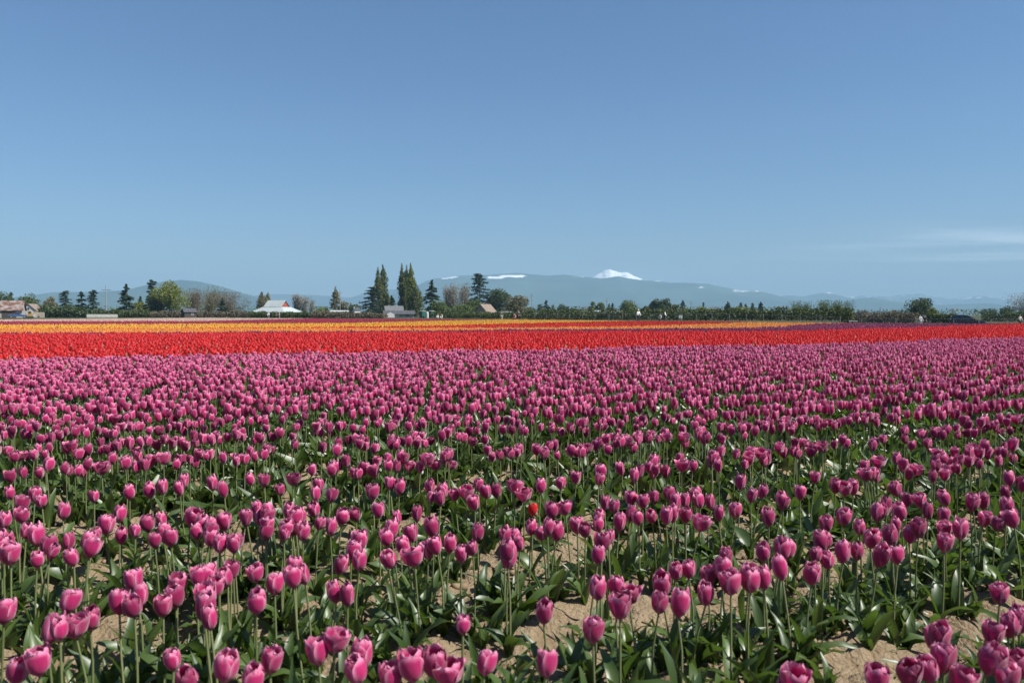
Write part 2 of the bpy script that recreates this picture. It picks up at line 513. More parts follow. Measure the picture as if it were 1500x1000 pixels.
# ------------------------------------------------------------------ trees
M['oak'] = leaf_mat('spring_leaves', (0.055, 0.090, 0.026), (0.15, 0.19, 0.055), 0.2, 0.6, spec=0.2)
M['bright'] = leaf_mat('yellow_green_leaves', (0.10, 0.13, 0.025), (0.23, 0.25, 0.055), 0.25, 0.6, spec=0.2)
M['darkleaf'] = leaf_mat('dark_leaves', (0.036, 0.060, 0.026), (0.095, 0.135, 0.052), 0.12, 0.6, spec=0.2)
M['fir'] = leaf_mat('fir_needles', (0.014, 0.032, 0.019), (0.042, 0.070, 0.036), 0.05, 0.6, spec=0.2)
M['poplar'] = leaf_mat('poplar_leaves', (0.060, 0.088, 0.030), (0.165, 0.185, 0.070), 0.25, 0.6, spec=0.2)
M['olive'] = leaf_mat('olive_brown_buds', (0.11, 0.10, 0.052), (0.21, 0.195, 0.10), 0.15, 0.7, spec=0.1)
M['twig'] = leaf_mat('bare_twigs', (0.16, 0.15, 0.12), (0.31, 0.29, 0.235), 0.08, 0.8, spec=0.1)
M['brown'] = leaf_mat('brown_canes', (0.095, 0.080, 0.054), (0.20, 0.17, 0.115), 0.10, 0.8, spec=0.1)
M['hedge'] = leaf_mat('hedge_leaves', (0.038, 0.060, 0.020), (0.11, 0.135, 0.046), 0.12, 0.6, spec=0.2)
M['bark'] = plain('bark', (0.10, 0.08, 0.06), 0.9, 0.3, 2, bump=0.4)

def cards(P, size, g, aspect=1.0, dirs=None):
    """one small triangle per point, turned every way (or along dirs)"""
    n = len(P)
    d = g.normal(size=(n, 3)) if dirs is None else dirs
    d = d / (np.linalg.norm(d, axis=1, keepdims=True) + 1e-9)
    o = np.cross(d, g.normal(size=(n, 3)))
    o /= (np.linalg.norm(o, axis=1, keepdims=True) + 1e-9)
    s = (size * g.uniform(0.6, 1.35, n))[:, None]
    V = np.stack([P - d * s * 0.6 * aspect + o * s * 0.5, P - d * s * 0.6 * aspect - o * s * 0.5, P + d * s * aspect], 1)
    return V.reshape(-1, 3)

def tri_mesh(name, V):
    return np_mesh(name, V, None, np.arange(len(V)).reshape(-1, 3))

def trunk_bm(H, r, g, limbs=6, spread=0.3, lo=0.25, top=0.9):
    mb = MB()
    lean = g.uniform(-0.02, 0.02, 2) * H
    pts = [(lean[0] * t, lean[1] * t, H * t * top) for t in (0, 0.3, 0.6, 1)]
    mb.tube(pts, [r * 1.25, r * 0.85, r * 0.55, r * 0.12], 6)
    for k in range(limbs):
        t = lo + (0.8 - lo) * k / max(1, limbs - 1)
        a = g.uniform(0, 6.28)
        z0 = H * t * top
        L_ = H * spread * g.uniform(0.6, 1.0) * (1.1 - t * 0.6)
        p0 = Vector((lean[0] * t, lean[1] * t, z0))
        p1 = p0 + Vector((math.cos(a) * L_ * 0.6, math.sin(a) * L_ * 0.6, L_ * 0.55))
        p2 = p1 + Vector((math.cos(a + 0.4) * L_ * 0.5, math.sin(a + 0.4) * L_ * 0.5, L_ * 0.7))
        mb.tube([p0, p1, p2], [r * 0.42, r * 0.28, r * 0.08], 5)
    return mb

def crown_pts(kind, H, Wd, g, n):
    r = Wd / 2
    if kind in ('broad', 'round'):
        nl = 20 if kind == 'broad' else 13
        c = g.normal(size=(nl, 3)); c /= np.linalg.norm(c, axis=1, keepdims=True)
        c *= (g.uniform(0.25, 1, nl) ** 0.6)[:, None]
        lo = 0.06
        cen = np.stack([c[:, 0] * r * 0.70, c[:, 1] * r * 0.70, H * (lo + (1 - lo) * (0.46 + 0.40 * c[:, 2]))], 1)
        taper = 1 - 0.42 * np.clip((cen[:, 2] / H - 0.55) / 0.45, 0, 1)
        cen[:, :2] *= taper[:, None]
        k = g.integers(0, nl, n)
        d = g.normal(size=(n, 3)); d /= np.linalg.norm(d, axis=1, keepdims=True)
        rad = (r * g.uniform(0.28, 0.48, nl))[k] * g.uniform(0.25, 1.0, n) ** 0.45
        P = cen[k] + d * rad[:, None] * np.array([1, 1, 0.85])
        P[:, 2] = np.clip(P[:, 2], H * 0.05, H)
        return P, None
    if kind == 'conifer':
        nb = max(26, int(H * 3.4))
        t = np.sort(g.uniform(0.06, 0.97, nb))
        a = g.uniform(0, 6.28, nb)
        Lb = r * (1 - t) ** 0.85 * g.uniform(0.55, 1.12, nb) + 0.02 * r
        k = g.integers(0, nb, n)
        s = g.uniform(0, 1, n) ** 0.7
        P = np.stack([np.cos(a[k]) * Lb[k] * s, np.sin(a[k]) * Lb[k] * s, H * t[k] - 0.30 * Lb[k] * s ** 1.4], 1)
        P += g.normal(size=(n, 3)) * (0.10 * Lb[k] + 0.12)[:, None] * np.array([1, 1, 0.55])
        sp = g.uniform(0.75, 1.0, n // 18)
        P[:len(sp)] = np.stack([g.normal(size=len(sp)) * 0.12, g.normal(size=len(sp)) * 0.12, H * sp], 1)
        d = np.stack([np.cos(a[k]), np.sin(a[k]), np.full(n, -0.35)], 1) + 0.5 * g.normal(size=(n, 3))
        P[:, 2] = np.maximum(P[:, 2], 0.2)
        return P, d
    if kind == 'ragged':                      # old conifer, open branches, flat broken top
        nb = 34
        t = np.linspace(0.10, 1.0, nb) + g.uniform(-0.012, 0.012, nb)
        a = np.arange(nb) * 2.4 + g.uniform(-0.5, 0.5, nb)
        Lb = r * np.interp(t, [0, 0.25, 0.6, 0.85, 0.92, 1.0], [0.9, 1.0, 0.72, 0.42, 0.5, 0.45]) * g.uniform(0.6, 1.15, nb)
        k = g.integers(0, nb, n)
        s = g.uniform(0.05, 1, n) ** 0.8
        P = np.stack([np.cos(a[k]) * Lb[k] * s, np.sin(a[k]) * Lb[k] * s, H * t[k] - 0.18 * Lb[k] * s], 1)
        P += g.normal(size=(n, 3)) * np.array([0.09 * r, 0.09 * r, 0.011 * H])
        P[:, 2] = np.clip(P[:, 2], 0.2, H)
        return P, None
    if kind == 'column':
        npl = 22
        a = g.uniform(0, 6.28, npl)
        off = g.uniform(0, 0.55, npl)
        zc = g.uniform(0.08, 0.80, npl); ln = g.uniform(0.16, 0.34, npl)
        zc[0], ln[0], off[0] = 0.78, 0.44, 0
        k = g.integers(0, npl, n)
        s = g.uniform(-0.5, 0.5, n)
        t = np.clip(zc[k] + ln[k] * s, 0.03, 1.0)
        env = r * np.interp(t, [0, 0.12, 0.35, 0.6, 0.85, 1.0], [0.45, 0.95, 1.0, 0.85, 0.55, 0.22])
        w = env * 0.55 * (1 - (2 * s) ** 2) ** 0.5 * g.uniform(0, 1, n) ** 0.5
        th = g.uniform(0, 6.28, n)
        P = np.stack([np.cos(a[k]) * env * off[k] + np.cos(th) * w, np.sin(a[k]) * env * off[k] + np.sin(th) * w, H * t], 1)
        d = np.tile([0, 0, 1.0], (n, 1)) + 0.45 * g.normal(size=(n, 3))
        return P, d
    if kind == 'bare':                        # leafless: upright fans of twigs
        npl = 12
        a = g.uniform(0, 6.28, npl)
        out = r * g.uniform(0.15, 0.95, npl)
        top = H * (1 - 0.22 * (out / r) ** 1.5) * g.uniform(0.86, 1.0, npl)
        k = g.integers(0, npl, n)
        s = g.uniform(0.12, 1, n)
        P = np.stack([np.cos(a[k]) * out[k] * s ** 0.8, np.sin(a[k]) * out[k] * s ** 0.8, H * 0.08 + (top[k] - H * 0.08) * s], 1)
        P += g.normal(size=(n, 3)) * (r * 0.16 * s ** 0.6)[:, None]
        P[:, 2] = np.clip(P[:, 2], 0.1, H)
        d = np.stack([np.cos(a[k]) * 0.35, np.sin(a[k]) * 0.35, np.ones(n)], 1) + 0.32 * g.normal(size=(n, 3))
        return P, d
    raise ValueError(kind)

n_tree = [0]
def tree(name, kind, px, top, wpx, Z, mat, label, group=None, dens=1.0):
    n_tree[0] += 1
    g = np.random.default_rng(100 + n_tree[0])
    H = top_h(top, Z)
    Wd = wpx / FPX * Z * {'broad': 1.5, 'round': 1.45, 'conifer': 1.75, 'ragged': 1.6, 'column': 1.4, 'bare': 1.6}[kind]
    x = (px - 750) / FPX * Z
    gz0 = float(gfar(x, Z))
    H -= gz0
    root = empty(name, (x, Z, gz0), g.uniform(0, 6.28))
    tag(root, label, 'tree', group)
    ps = Z / FPX                              # metres per photo pixel here
    size = max(0.22, (1.45 if kind in ('broad', 'round') else 1.25) * ps)
    area = (H / ps) * (Wd / ps)
    n = int(np.clip(area * 2.4 * dens, 260, 5200))
    P, d = crown_pts(kind, H, Wd, g, n)
    asp = {'bare': 2.8, 'column': 1.25, 'conifer': 1.2}.get(kind, 0.9)
    if kind == 'bare': size *= 0.42
    link('crown', tri_mesh('crown', cards(P, size, g, asp, d)), M[mat], root)
    tr = max(0.10, H * 0.017)
    trunk_bm(H, tr, g, {'conifer': 0, 'column': 4, 'ragged': 8, 'bare': 10}.get(kind, 6), {'column': 0.12, 'bare': 0.30, 'ragged': 0.16}.get(kind, 0.24), 0.15 if kind == 'bare' else 0.25, 0.97 if kind in ('conifer', 'ragged') else 0.86).build('trunk', M['bark'], root)
    return root

GT = 'trees beyond the tulip field'
TREES = [
 ('broadleaf_tree', 'broad', -6, 427, 40, 330, 'darkleaf', 'dark green tree cut by the left edge behind the rusty roof'),
 ('conifer_tree', 'conifer', 17, 428, 14, 340, 'fir', 'small dark conifer rising just behind the rusty barn roof'),
 ('broadleaf_tree', 'broad', 40, 427, 23, 350, 'oak', 'olive green round tree behind the small white gabled house'),
 ('broadleaf_tree', 'broad', 73, 433, 17, 420, 'olive', 'hazy olive tree right of the small white gabled house'),
 ('conifer_tree', 'ragged', 96, 426, 16, 430, 'fir', 'thin ragged conifer with an open top left of the dark pair'),
 ('conifer_tree', 'conifer', 120, 427, 22, 330, 'fir', 'dark pointed conifer, left one of the dark pair near the utility pole'),
 ('conifer_tree', 'ragged', 137, 425, 15, 330, 'fir', 'dark forked ragged conifer, right one of the dark pair near the utility pole'),
 ('conifer_tree', 'conifer', 186, 416, 25, 330, 'fir', 'lone dark conifer standing right of the tall utility pole'),
 ('conifer_tree', 'conifer', 206, 434, 12, 600, 'fir', 'small hazy conifer between the lone conifer and the big green tree'),
 ('broadleaf_tree', 'round', 205, 442, 22, 380, 'bright', 'low light green tree right of the lone conifer'),
 ('conifer_tree', 'ragged', 223, 410, 17, 350, 'fir', 'dark ragged conifer touching the left side of the big green tree'),
 ('broadleaf_tree', 'broad', 234, 424, 30, 345, 'darkleaf', 'dark green tree at the shaded left foot of the big green tree'),
 ('broadleaf_tree', 'broad', 249, 407, 42, 340, 'bright', 'big full yellow green tree, largest crown in the left treeline'),
 ('bare_tree', 'bare', 284, 423, 34, 380, 'brown', 'brown leafless tree next to the big yellow green tree'),
 ('bare_tree', 'bare', 306, 420, 42, 400, 'olive', 'tallest brown leafless tree of the thicket right of the big green tree'),
 ('bare_tree', 'bare', 337, 428, 38, 390, 'brown', 'brown leafless tree at the right end of the thicket'),
 ('conifer_tree', 'conifer', 326, 437, 17, 350, 'fir', 'small dark conifer in front of the brown leafless thicket'),
 ('broadleaf_tree', 'column', 384, 427, 15, 420, 'olive', 'brown green upright tree at the left of the white barn roof'),
 ('broadleaf_tree', 'column', 393, 429, 17, 410, 'olive', 'brown green upright tree touching the grey ridge of the white barn'),
 ('bare_tree', 'bare', 435, 428, 15, 420, 'twig', 'grey leafless tree just right of the red barn gable'),
 ('bare_tree', 'bare', 446, 431, 15, 420, 'twig', 'second grey leafless tree right of the red barn gable, shorter'),
 ('bare_tree', 'bare', 457, 438, 9, 430, 'twig', 'smallest grey leafless tree in the row right of the barn'),
 ('broadleaf_tree', 'round', 472, 449, 22, 380, 'oak', 'low green bushy tree left of the brown columnar tree'),
 ('poplar_tree', 'column', 492, 420, 13, 520, 'olive', 'lone brown columnar poplar above the low white roof'),
 ('broadleaf_tree', 'round', 504, 440, 18, 520, 'olive', 'low brown tree at the right foot of the brown columnar poplar'),
 ('broadleaf_tree', 'round', 520, 444, 17, 460, 'darkleaf', 'small dark round tree behind the little white house'),
 ('conifer_tree', 'ragged', 547, 421, 30, 380, 'fir', 'dark ragged conifer at the left foot of the twin poplars'),
 ('poplar_tree', 'column', 554, 391, 16, 400, 'poplar', 'left one of the tall twin poplars'),
 ('poplar_tree', 'column', 561, 388, 17, 405, 'poplar', 'right one of the tall twin poplars'),
 ('poplar_tree', 'column', 567, 418, 11, 395, 'poplar', 'short poplar at the right foot of the twin poplars'),
 ('conifer_tree', 'conifer', 574, 433, 15, 470, 'fir', 'small dark conifer between the two groups of tall poplars'),
 ('poplar_tree', 'column', 589, 385, 14, 400, 'poplar', 'left and slimmest of the three tall poplars standing close together'),
 ('poplar_tree', 'column', 596, 388, 13, 410, 'darkleaf', 'middle darker one of the three tall poplars standing close together'),
 ('poplar_tree', 'column', 602, 385, 15, 395, 'bright', 'right yellow green one of the three tall poplars standing close together'),
 ('poplar_tree', 'column', 610, 416, 22, 390, 'poplar', 'broad green tree at the right foot of the three tall poplars'),
 ('conifer_tree', 'conifer', 633, 410, 26, 380, 'fir', 'slender pointed conifer above the green cabins'),
 ('broadleaf_tree', 'round', 646, 438, 26, 360, 'oak', 'low green tree right of the green cabins'),
 ('bare_tree', 'bare', 657, 417, 19, 390, 'twig', 'left one of the grey leafless trees between the two conifers'),
 ('bare_tree', 'bare', 668, 415, 20, 385, 'twig', 'middle one of the grey leafless trees between the two conifers'),
 ('bare_tree', 'bare', 681, 415, 20, 390, 'twig', 'right one of the grey leafless trees between the two conifers'),
 ('broadleaf_tree', 'round', 676, 446, 36, 350, 'oak', 'low wide green bush tree below the grey leafless trees'),
 ('conifer_tree', 'ragged', 702, 401, 31, 400, 'fir', 'tallest old conifer with a flat top above the brown house'),
 ('broadleaf_tree', 'round', 694, 436, 22, 380, 'oak', 'green tree at the foot of the tallest conifer'),
 ('broadleaf_tree', 'broad', 731, 418, 32, 400, 'darkleaf', 'dark green spreading tree right of the tallest conifer'),
 ('broadleaf_tree', 'broad', 757, 431, 30, 340, 'olive', 'brownish round tree left of the bare utility pole'),
 ('broadleaf_tree', 'round', 777, 447, 16, 480, 'darkleaf', 'small dark tree at the foot of the bare utility pole'),
 ('broadleaf_tree', 'round', 791, 444, 10, 700, 'darkleaf', 'hazy small tree at the left side of the small triangular conifer'),
 ('conifer_tree', 'conifer', 800, 440, 15, 520, 'fir', 'small triangular dark conifer right of the bare utility pole'),
 ('broadleaf_tree', 'column', 810, 446, 8, 800, 'darkleaf', 'narrow hazy tree right of the small triangular conifer'),
 ('broadleaf_tree', 'round', 822, 444, 15, 600, 'darkleaf', 'small dark rounded tree below the wooded ridge, right of the narrow hazy tree'),
 ('conifer_tree', 'conifer', 832, 449, 6, 700, 'fir', 'tiny conifer beside the small dark rounded tree'),
 ('broadleaf_tree', 'round', 845, 450, 14, 650, 'darkleaf', 'low dark tree left of the pale leafless thicket'),
 ('bare_tree', 'bare', 857, 449, 18, 500, 'twig', 'pale leafless thicket left of the bright green twin trees'),
 ('broadleaf_tree', 'round', 869, 440, 12, 480, 'oak', 'left one of the green twin trees above the long white roof'),
 ('broadleaf_tree', 'round', 879, 440, 12, 480, 'oak', 'right one of the green twin trees above the long white roof'),
 ('conifer_tree', 'conifer', 892, 445, 6, 700, 'fir', 'left of two tiny conifers above the long white roof'),
 ('conifer_tree', 'conifer', 897, 444, 6, 700, 'fir', 'right of two tiny conifers above the long white roof'),
 ('broadleaf_tree', 'broad', 921, 438, 24, 420, 'oak', 'olive green cone shaped tree behind the person in the white top'),
 ('broadleaf_tree', 'round', 948, 444, 14, 480, 'oak', 'light green tree on the left of the dark clump'),
 ('broadleaf_tree', 'broad', 961, 436, 18, 480, 'darkleaf', 'left crown of the dark clump under the ridge'),
 ('broadleaf_tree', 'broad', 975, 431, 18, 470, 'darkleaf', 'tallest dark crown of the clump under the ridge'),
 ('broadleaf_tree', 'round', 989, 443, 18, 450, 'oak', 'light green tree on the right of the dark clump'),
 ('conifer_tree', 'conifer', 1000, 440, 12, 850, 'fir', 'hazy conifer behind the small grey house'),
 ('broadleaf_tree', 'round', 1024, 448, 18, 480, 'bright', 'yellow green tree right of the small grey house'),
 ('conifer_tree', 'conifer', 1030, 443, 4, 700, 'fir', 'spiky little conifer above the yellow green tree'),
 ('bare_tree', 'bare', 1047, 450, 20, 460, 'twig', 'pale leafless tree left of the bluish conifer'),
 ('conifer_tree', 'conifer', 1066, 442, 16, 560, 'fir', 'bluish conifer left of the round yellow willow'),
 ('broadleaf_tree', 'round', 1083, 449, 25, 440, 'bright', 'round yellow green willow behind the wire fence'),
 ('conifer_tree', 'conifer', 1085, 443, 8, 640, 'fir', 'left of two small conifers behind the round willow'),
 ('conifer_tree', 'conifer', 1092, 445, 7, 660, 'fir', 'right of two small conifers behind the round willow'),
 ('conifer_tree', 'conifer', 1102, 444, 10, 700, 'fir', 'hazy conifer between the round willow and the dark conifer'),
 ('conifer_tree', 'conifer', 1114, 442, 13, 520, 'fir', 'dark conifer standing alone right of the round willow'),
 ('conifer_tree', 'conifer', 1130, 454, 7, 520, 'fir', 'tiny dark conifer peeking over the hedge'),
 ('broadleaf_tree', 'round', 1140, 452, 10, 900, 'darkleaf', 'tiny hazy tree left of the feathery green tree'),
 ('broadleaf_tree', 'bare', 1173, 441, 28, 330, 'oak', 'feathery green tree left of the wide pair of green trees'),
 ('broadleaf_tree', 'bare', 1206, 440, 26, 330, 'oak', 'left one of the wide pair of feathery green trees'),
 ('broadleaf_tree', 'bare', 1231, 440, 28, 330, 'oak', 'right one of the wide pair of feathery green trees'),
 ('broadleaf_tree', 'broad', 1349, 437, 36, 260, 'darkleaf', 'round grey green tree behind the couple near the car'),
 ('broadleaf_tree', 'round', 1366, 450, 15, 250, 'bright', 'small light green tree at the right foot of the round grey green tree'),
 ('broadleaf_tree', 'bare', 1502, 429, 44, 300, 'twig', 'half leafless tree cut by the right edge'),
 ('broadleaf_tree', 'round', 1476, 448, 20, 420, 'darkleaf', 'low dark tree left of the tree cut by the right edge'),
 ('broadleaf_tree', 'round', 1449, 451, 22, 800, 'darkleaf', 'low hazy tree behind the front of the dark car'),
]
for nm, kd, px, tp, w, Z, mt, lb in TREES:
    tree(nm, kd, px, tp, w, Z, mt, lb, GT)

# far-off woods that read as one low mass
def woods():
    g = np.random.default_rng(5)
    V = []
    n = 15000
    x = g.uniform(-700, 2200, n)
    Z = g.uniform(520, 1500, n)
    px = x
    X = (px - 750) / FPX * Z
    hmax = (9.5 + 8 * (fbm(px / 9 + 3, Z / 60, 3) - 0.35)) * np.clip(Z / 900, 0.6, 1.3)
    hmax = hmax * np.interp(px, [0, 600, 800, 1240, 1260, 1500], [0.95, 0.9, 0.95, 0.85, 0.6, 0.7])
    P = np.stack([X, Z, hmax * g.uniform(0.02, 1, n) ** 0.7], 1)
    return tag(link('distant_woods', tri_mesh('distant_woods', cards(P, 1.3, g, 0.9)), M['darkleaf']), kind='stuff')
woods()

def hedge(name, p0, p1, h0, h1, depth, mat, label, n, size=0.22, kind='hedge', ragged=0.25):
    """p0, p1: (photo x, distance) of its ends"""
    g = np.random.default_rng(int(abs(p0[0]) * 7 + n))
    t = g.uniform(0, 1, n)
    a = Vector(wpos(*p0)); b = Vector(wpos(*p1)); b.z = a.z
    d = (b - a); Ln = d.length; d.normalize(); nn = Vector((-d.y, d.x, 0))
    s = g.uniform(-0.5, 0.5, n) * depth
    hh = (h0 + (h1 - h0) * t) * (1 - ragged + 2 * ragged * fbm(t * Ln / 2.2 + 9, t * 0 + h0 * 5, 4)) * (1 - 0.5 * (np.abs(s) / depth * 2) ** 3)
    z = hh * g.uniform(0, 1, n) ** 0.75
    P = np.stack([t * Ln * d.x + s * nn.x, t * Ln * d.y + s * nn.y, z], 1)
    o = empty(name, a)
    tag(o, label, kind)
    link('foliage', tri_mesh('foliage', cards(P, size, g, 1.0)), M[mat], o)
    mb = MB()
    for k in range(int(Ln / 2.5)):
        q = d * (k * 2.5 + 1) + nn * g.uniform(-0.3, 0.3) * depth
        mb.tube([q, q + Vector((0.1, 0, h0 * 0.6))], [0.05, 0.02], 5)
    tag(mb.build('stems', M['bark'], o), kind='stuff')
    return o

hedge('hedge', (772, 168), (1010, 158), 2.1, 2.1, 3, 'hedge', 'dark green hedge behind the wire fence in the middle distance', 9000)
hedge('hedge', (1000, 152), (1250, 142), 2.1, 2.3, 3, 'hedge', 'dark green hedge running right towards the wide pair of feathery trees', 9000)
hedge('hedge', (1232, 175), (1345, 165), 2.2, 2.3, 3, 'brown', 'brownish leafless hedge between the feathery trees and the couple', 5000)
hedge('hedge', (1360, 170), (1398, 165), 1.9, 1.9, 2, 'hedge', 'short green hedge behind the rear of the dark car', 2000)
hedge('hedge', (1438, 200), (1540, 190), 2.3, 2.6, 3, 'darkleaf', 'grey green hedge right of the dark car', 4000)
hedge('hedge', (222, 262), (372, 258), 2.2, 2.3, 2.5, 'brown', 'brown leafless hedge below the big green tree and the thicket', 6000, 0.28)
hedge('hedge', (366, 250), (470, 246), 2.0, 1.9, 2.5, 'hedge', 'dark hedge in front of the white roofed barn', 5000, 0.28)
hedge('hedge', (458, 240), (566, 236), 2.2, 1.4, 4, 'brown', 'brown bramble bank in front of the little white house', 6000, 0.28)
hedge('hedge', (636, 250), (775, 205), 2.1, 1.7, 3, 'hedge', 'dark green hedge in front of the brown house', 7000, 0.26)
hedge('hedge', (60, 290), (132, 285), 4.2, 3.4, 4, 'darkleaf', 'tall dark hedge under the ragged conifer and the dark pair', 5000, 0.4)
hedge('hedge', (134, 300), (236, 295), 3.0, 2.6, 4, 'hedge', 'dark hedge behind the utility pole and the lone conifer', 5000, 0.4)

# ------------------------------------------------------------------ buildings
M['white'] = plain('white_paint', (0.52, 0.52, 0.50), 0.6, 0.08, 2)
M['roofwhite'] = plain('pale_metal_roof', (0.36, 0.40, 0.39), 0.45, 0.10, 0.6, spec=0.5)
M['roofgrey'] = plain('grey_roof', (0.13, 0.133, 0.14), 0.95, 0.2, 1.5, spec=0.1)
M['roofslate'] = plain('slate_roof', (0.075, 0.075, 0.083), 0.95, 0.25, 1.5, spec=0.1)
M['roofbrown'] = plain('brown_shingle_roof', (0.20, 0.15, 0.12), 0.85, 0.25, 1.5)
M['redbarn'] = plain('red_barn_boards', (0.26, 0.06, 0.04), 0.8, 0.25, 2)
M['greywall'] = plain('weathered_wall', (0.33, 0.32, 0.29), 0.85, 0.2, 2)
M['brownwall'] = plain('brown_wall', (0.30, 0.23, 0.17), 0.85, 0.2, 2)
M['wood'] = plain('weathered_wood', (0.30, 0.26, 0.21), 0.85, 0.25, 6, stretch=(6, 6, 0.6))
M['darkwood'] = plain('dark_wood', (0.055, 0.045, 0.04), 0.85, 0.25, 4)
M['pane'] = plain('window_glass', (0.03, 0.04, 0.05), 0.08, 0.1, 1, spec=0.6)
M['green'] = plain('green_plastic', (0.025, 0.10, 0.075), 0.5, 0.15, 2)
M['film'] = plain('tunnel_film', (0.21, 0.21, 0.18), 0.6, 0.12, 1.5)
M['blue'] = plain('blue_paint', (0.035, 0.075, 0.17), 0.4, 0.15, 2)
M['yellow_paint'] = plain('yellow_paint', (0.36, 0.21, 0.05), 0.45, 0.2, 3)
M['tyre'] = plain('tyre_rubber', (0.025, 0.025, 0.027), 0.8, 0.2, 10)
M['steel'] = plain('steel', (0.45, 0.46, 0.47), 0.35, 0.12, 6, metal=0.8)
M['lamp'] = plain('lamp_glass', (0.75, 0.77, 0.8), 0.1, 0.05, 6, spec=0.8)
M['redlamp'] = plain('tail_lamp', (0.30, 0.02, 0.02), 0.2, 0.05, 6)
M['carpaint'] = plain('black_blue_car_paint', (0.012, 0.014, 0.022), 0.18, 0.1, 2, spec=0.7)
M['galv'] = plain('galvanised_post', (0.27, 0.26, 0.24), 0.6, 0.15, 5)

def rusty():
    m, N, L = new_mat('rusty_metal_roof')
    b = N['Principled BSDF']
    n = noise_tex(N, L, 0.55, 6, 0.7)
    n2 = noise_tex(N, L, 2.5, 5, 0.6, stretch=(3, 0.4, 0.4))
    c = mixc(N, L, ramp(N, L, n, 0.42, 0.58), (0.105, 0.042, 0.026), (0.24, 0.21, 0.19))
    c = mixc(N, L, ramp(N, L, n2, 0.5, 0.8), c, (0.10, 0.045, 0.03))
    L.new(c, b.inputs['Base Color']); b.inputs['Roughness'].default_value = 0.8
    return m
M['rust'] = rusty()


def window(root, x, y, z, w, h, rz=0, mat='white'):
    f = MB().box(-w / 2, w / 2, -0.04, 0.06, -h / 2, h / 2).build('window', M[mat], root)
    f.location = (x, y, z); f.rotation_euler = (0, 0, rz)
    MB().box(-w / 2 + 0.08, w / 2 - 0.08, -0.055, -0.0405, -h / 2 + 0.08, h / 2 - 0.08).build('pane', M['pane'], f)
    return f

def door(root, x, y, z, w, h, mat='brownwall', rz=0):
    d = MB().box(-w / 2, w / 2, -0.05, 0.06, 0, h).build('door', M[mat], root)
    d.location = (x, y, z); d.rotation_euler = (0, 0, rz)
    MB().box(w * 0.34, w * 0.40, -0.09, -0.052, h * 0.45, h * 0.53).build('handle', M['steel'], d)
    return d

def gable_house(name, px, Z, L_, D, eave, ridge_h, rz, wall, roof, label, cat, over=0.35, wins=(), thick=0.12):
    """ridge along local x"""
    root = empty(name, wpos(px, Z), rz + math.atan2(750 - px, FPX))
    tag(root, label, cat)
    MB().prism([(-D / 2, 0), (D / 2, 0), (D / 2, eave), (0, ridge_h - 0.05), (-D / 2, eave)], -L_ / 2, L_ / 2, 'x').build('wall', M[wall], root)
    sl = (ridge_h - eave) / (D / 2)
    for s in (-1, 1):
        e = (s * (D / 2 + over), eave - sl * over + 0.03)
        MB().prism([(0, ridge_h), (0, ridge_h + thick), (e[0], e[1] + thick), e], -L_ / 2 - over, L_ / 2 + over, 'x').build('roof', M[roof], root)
    for (x, y, z, w, h, r) in wins: window(root, x, y, z, w, h, r)
    return root

# rusty-roofed barn at the left edge
b1 = gable_house('barn', -4, 262, 15, 9, 2.6, 5.6, R(-8), 'greywall', 'rust', 'low barn with a rusty patched metal roof at the left edge', 'barn', 0.5, [(-4, -4.5, 1.5, 1.2, 1.0, 0), (0, -4.5, 1.5, 1.2, 1.0, 0), (4, -4.5, 1.5, 1.2, 1.0, 0)])
MB().box(2, 6, -4.62, -4.5, 0, 2.3).build('door', M['darkwood'], b1)
# small white gabled house right of it
h1 = gable_house('house', 48, 290, 7, 5.4, 2.4, 4.9, R(70), 'white', 'roofbrown', 'small white gabled house with a dark roof beside the rusty barn', 'house', 0.3, [(-3.5, 0, 3.2, 0.8, 0.9, R(-90))])
door(h1, -3.5, 1.3, 0, 0.9, 2.0, 'brownwall', R(-90))
# dark shed below the big green tree
gable_house('shed', 277, 245, 3.6, 2.6, 1.9, 2.9, R(20), 'darkwood', 'roofslate', 'small dark shed below the big yellow green tree', 'shed', 0.25, [(0.6, -1.3, 1.2, 0.6, 0.6, 0)])

# barn with skirt roof
bz = 300
br = tag(empty('barn', wpos(406, bz), R(-6)), 'barn with wide white skirt roof, grey upper roof and red gable', 'barn')
MB().box(-6.2, 6.2, -4.2, 4.2, 0, 2.2).build('wall', M['redbarn'], br)
def frustum(x0, x1, y0, y1, z0, a0, a1, c0, c1, z1):
    v = [(x0, y0, z0), (x1, y0, z0), (x1, y1, z0), (x0, y1, z0), (a0, c0, z1), (a1, c0, z1), (a1, c1, z1), (a0, c1, z1)]
    return MB().add(v, [(0, 3, 2, 1), (4, 5, 6, 7), (0, 1, 5, 4), (1, 2, 6, 5), (2, 3, 7, 6), (3, 0, 4, 7)])
frustum(-7.6, 7.6, -5.8, 5.8, 2.0, -4.6, 4.4, -2.6, 2.6, 3.9).build('skirt_roof', M['roofwhite'], br)
MB().prism([(-2.3, 3.85), (2.3, 3.85), (0, 6.2)], -3.9, 3.6, 'x').build('upper_wall', M['redbarn'], br)
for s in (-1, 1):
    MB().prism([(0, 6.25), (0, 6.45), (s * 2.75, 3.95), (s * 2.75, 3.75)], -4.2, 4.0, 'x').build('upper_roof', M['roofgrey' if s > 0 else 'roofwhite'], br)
gv = MB().prism([(-2.2, 3.85), (2.2, 3.85), (0, 6.1)], 3.603, 3.75, 'x').build('gable', M['redbarn'], br)
br.rotation_euler = (0, 0, R(-22))
for x in (-4, 0, 4): MB().box(x - 0.7, x + 0.7, -4.28, -4.2, 0.2, 1.9).build('door', M['darkwood'], br)

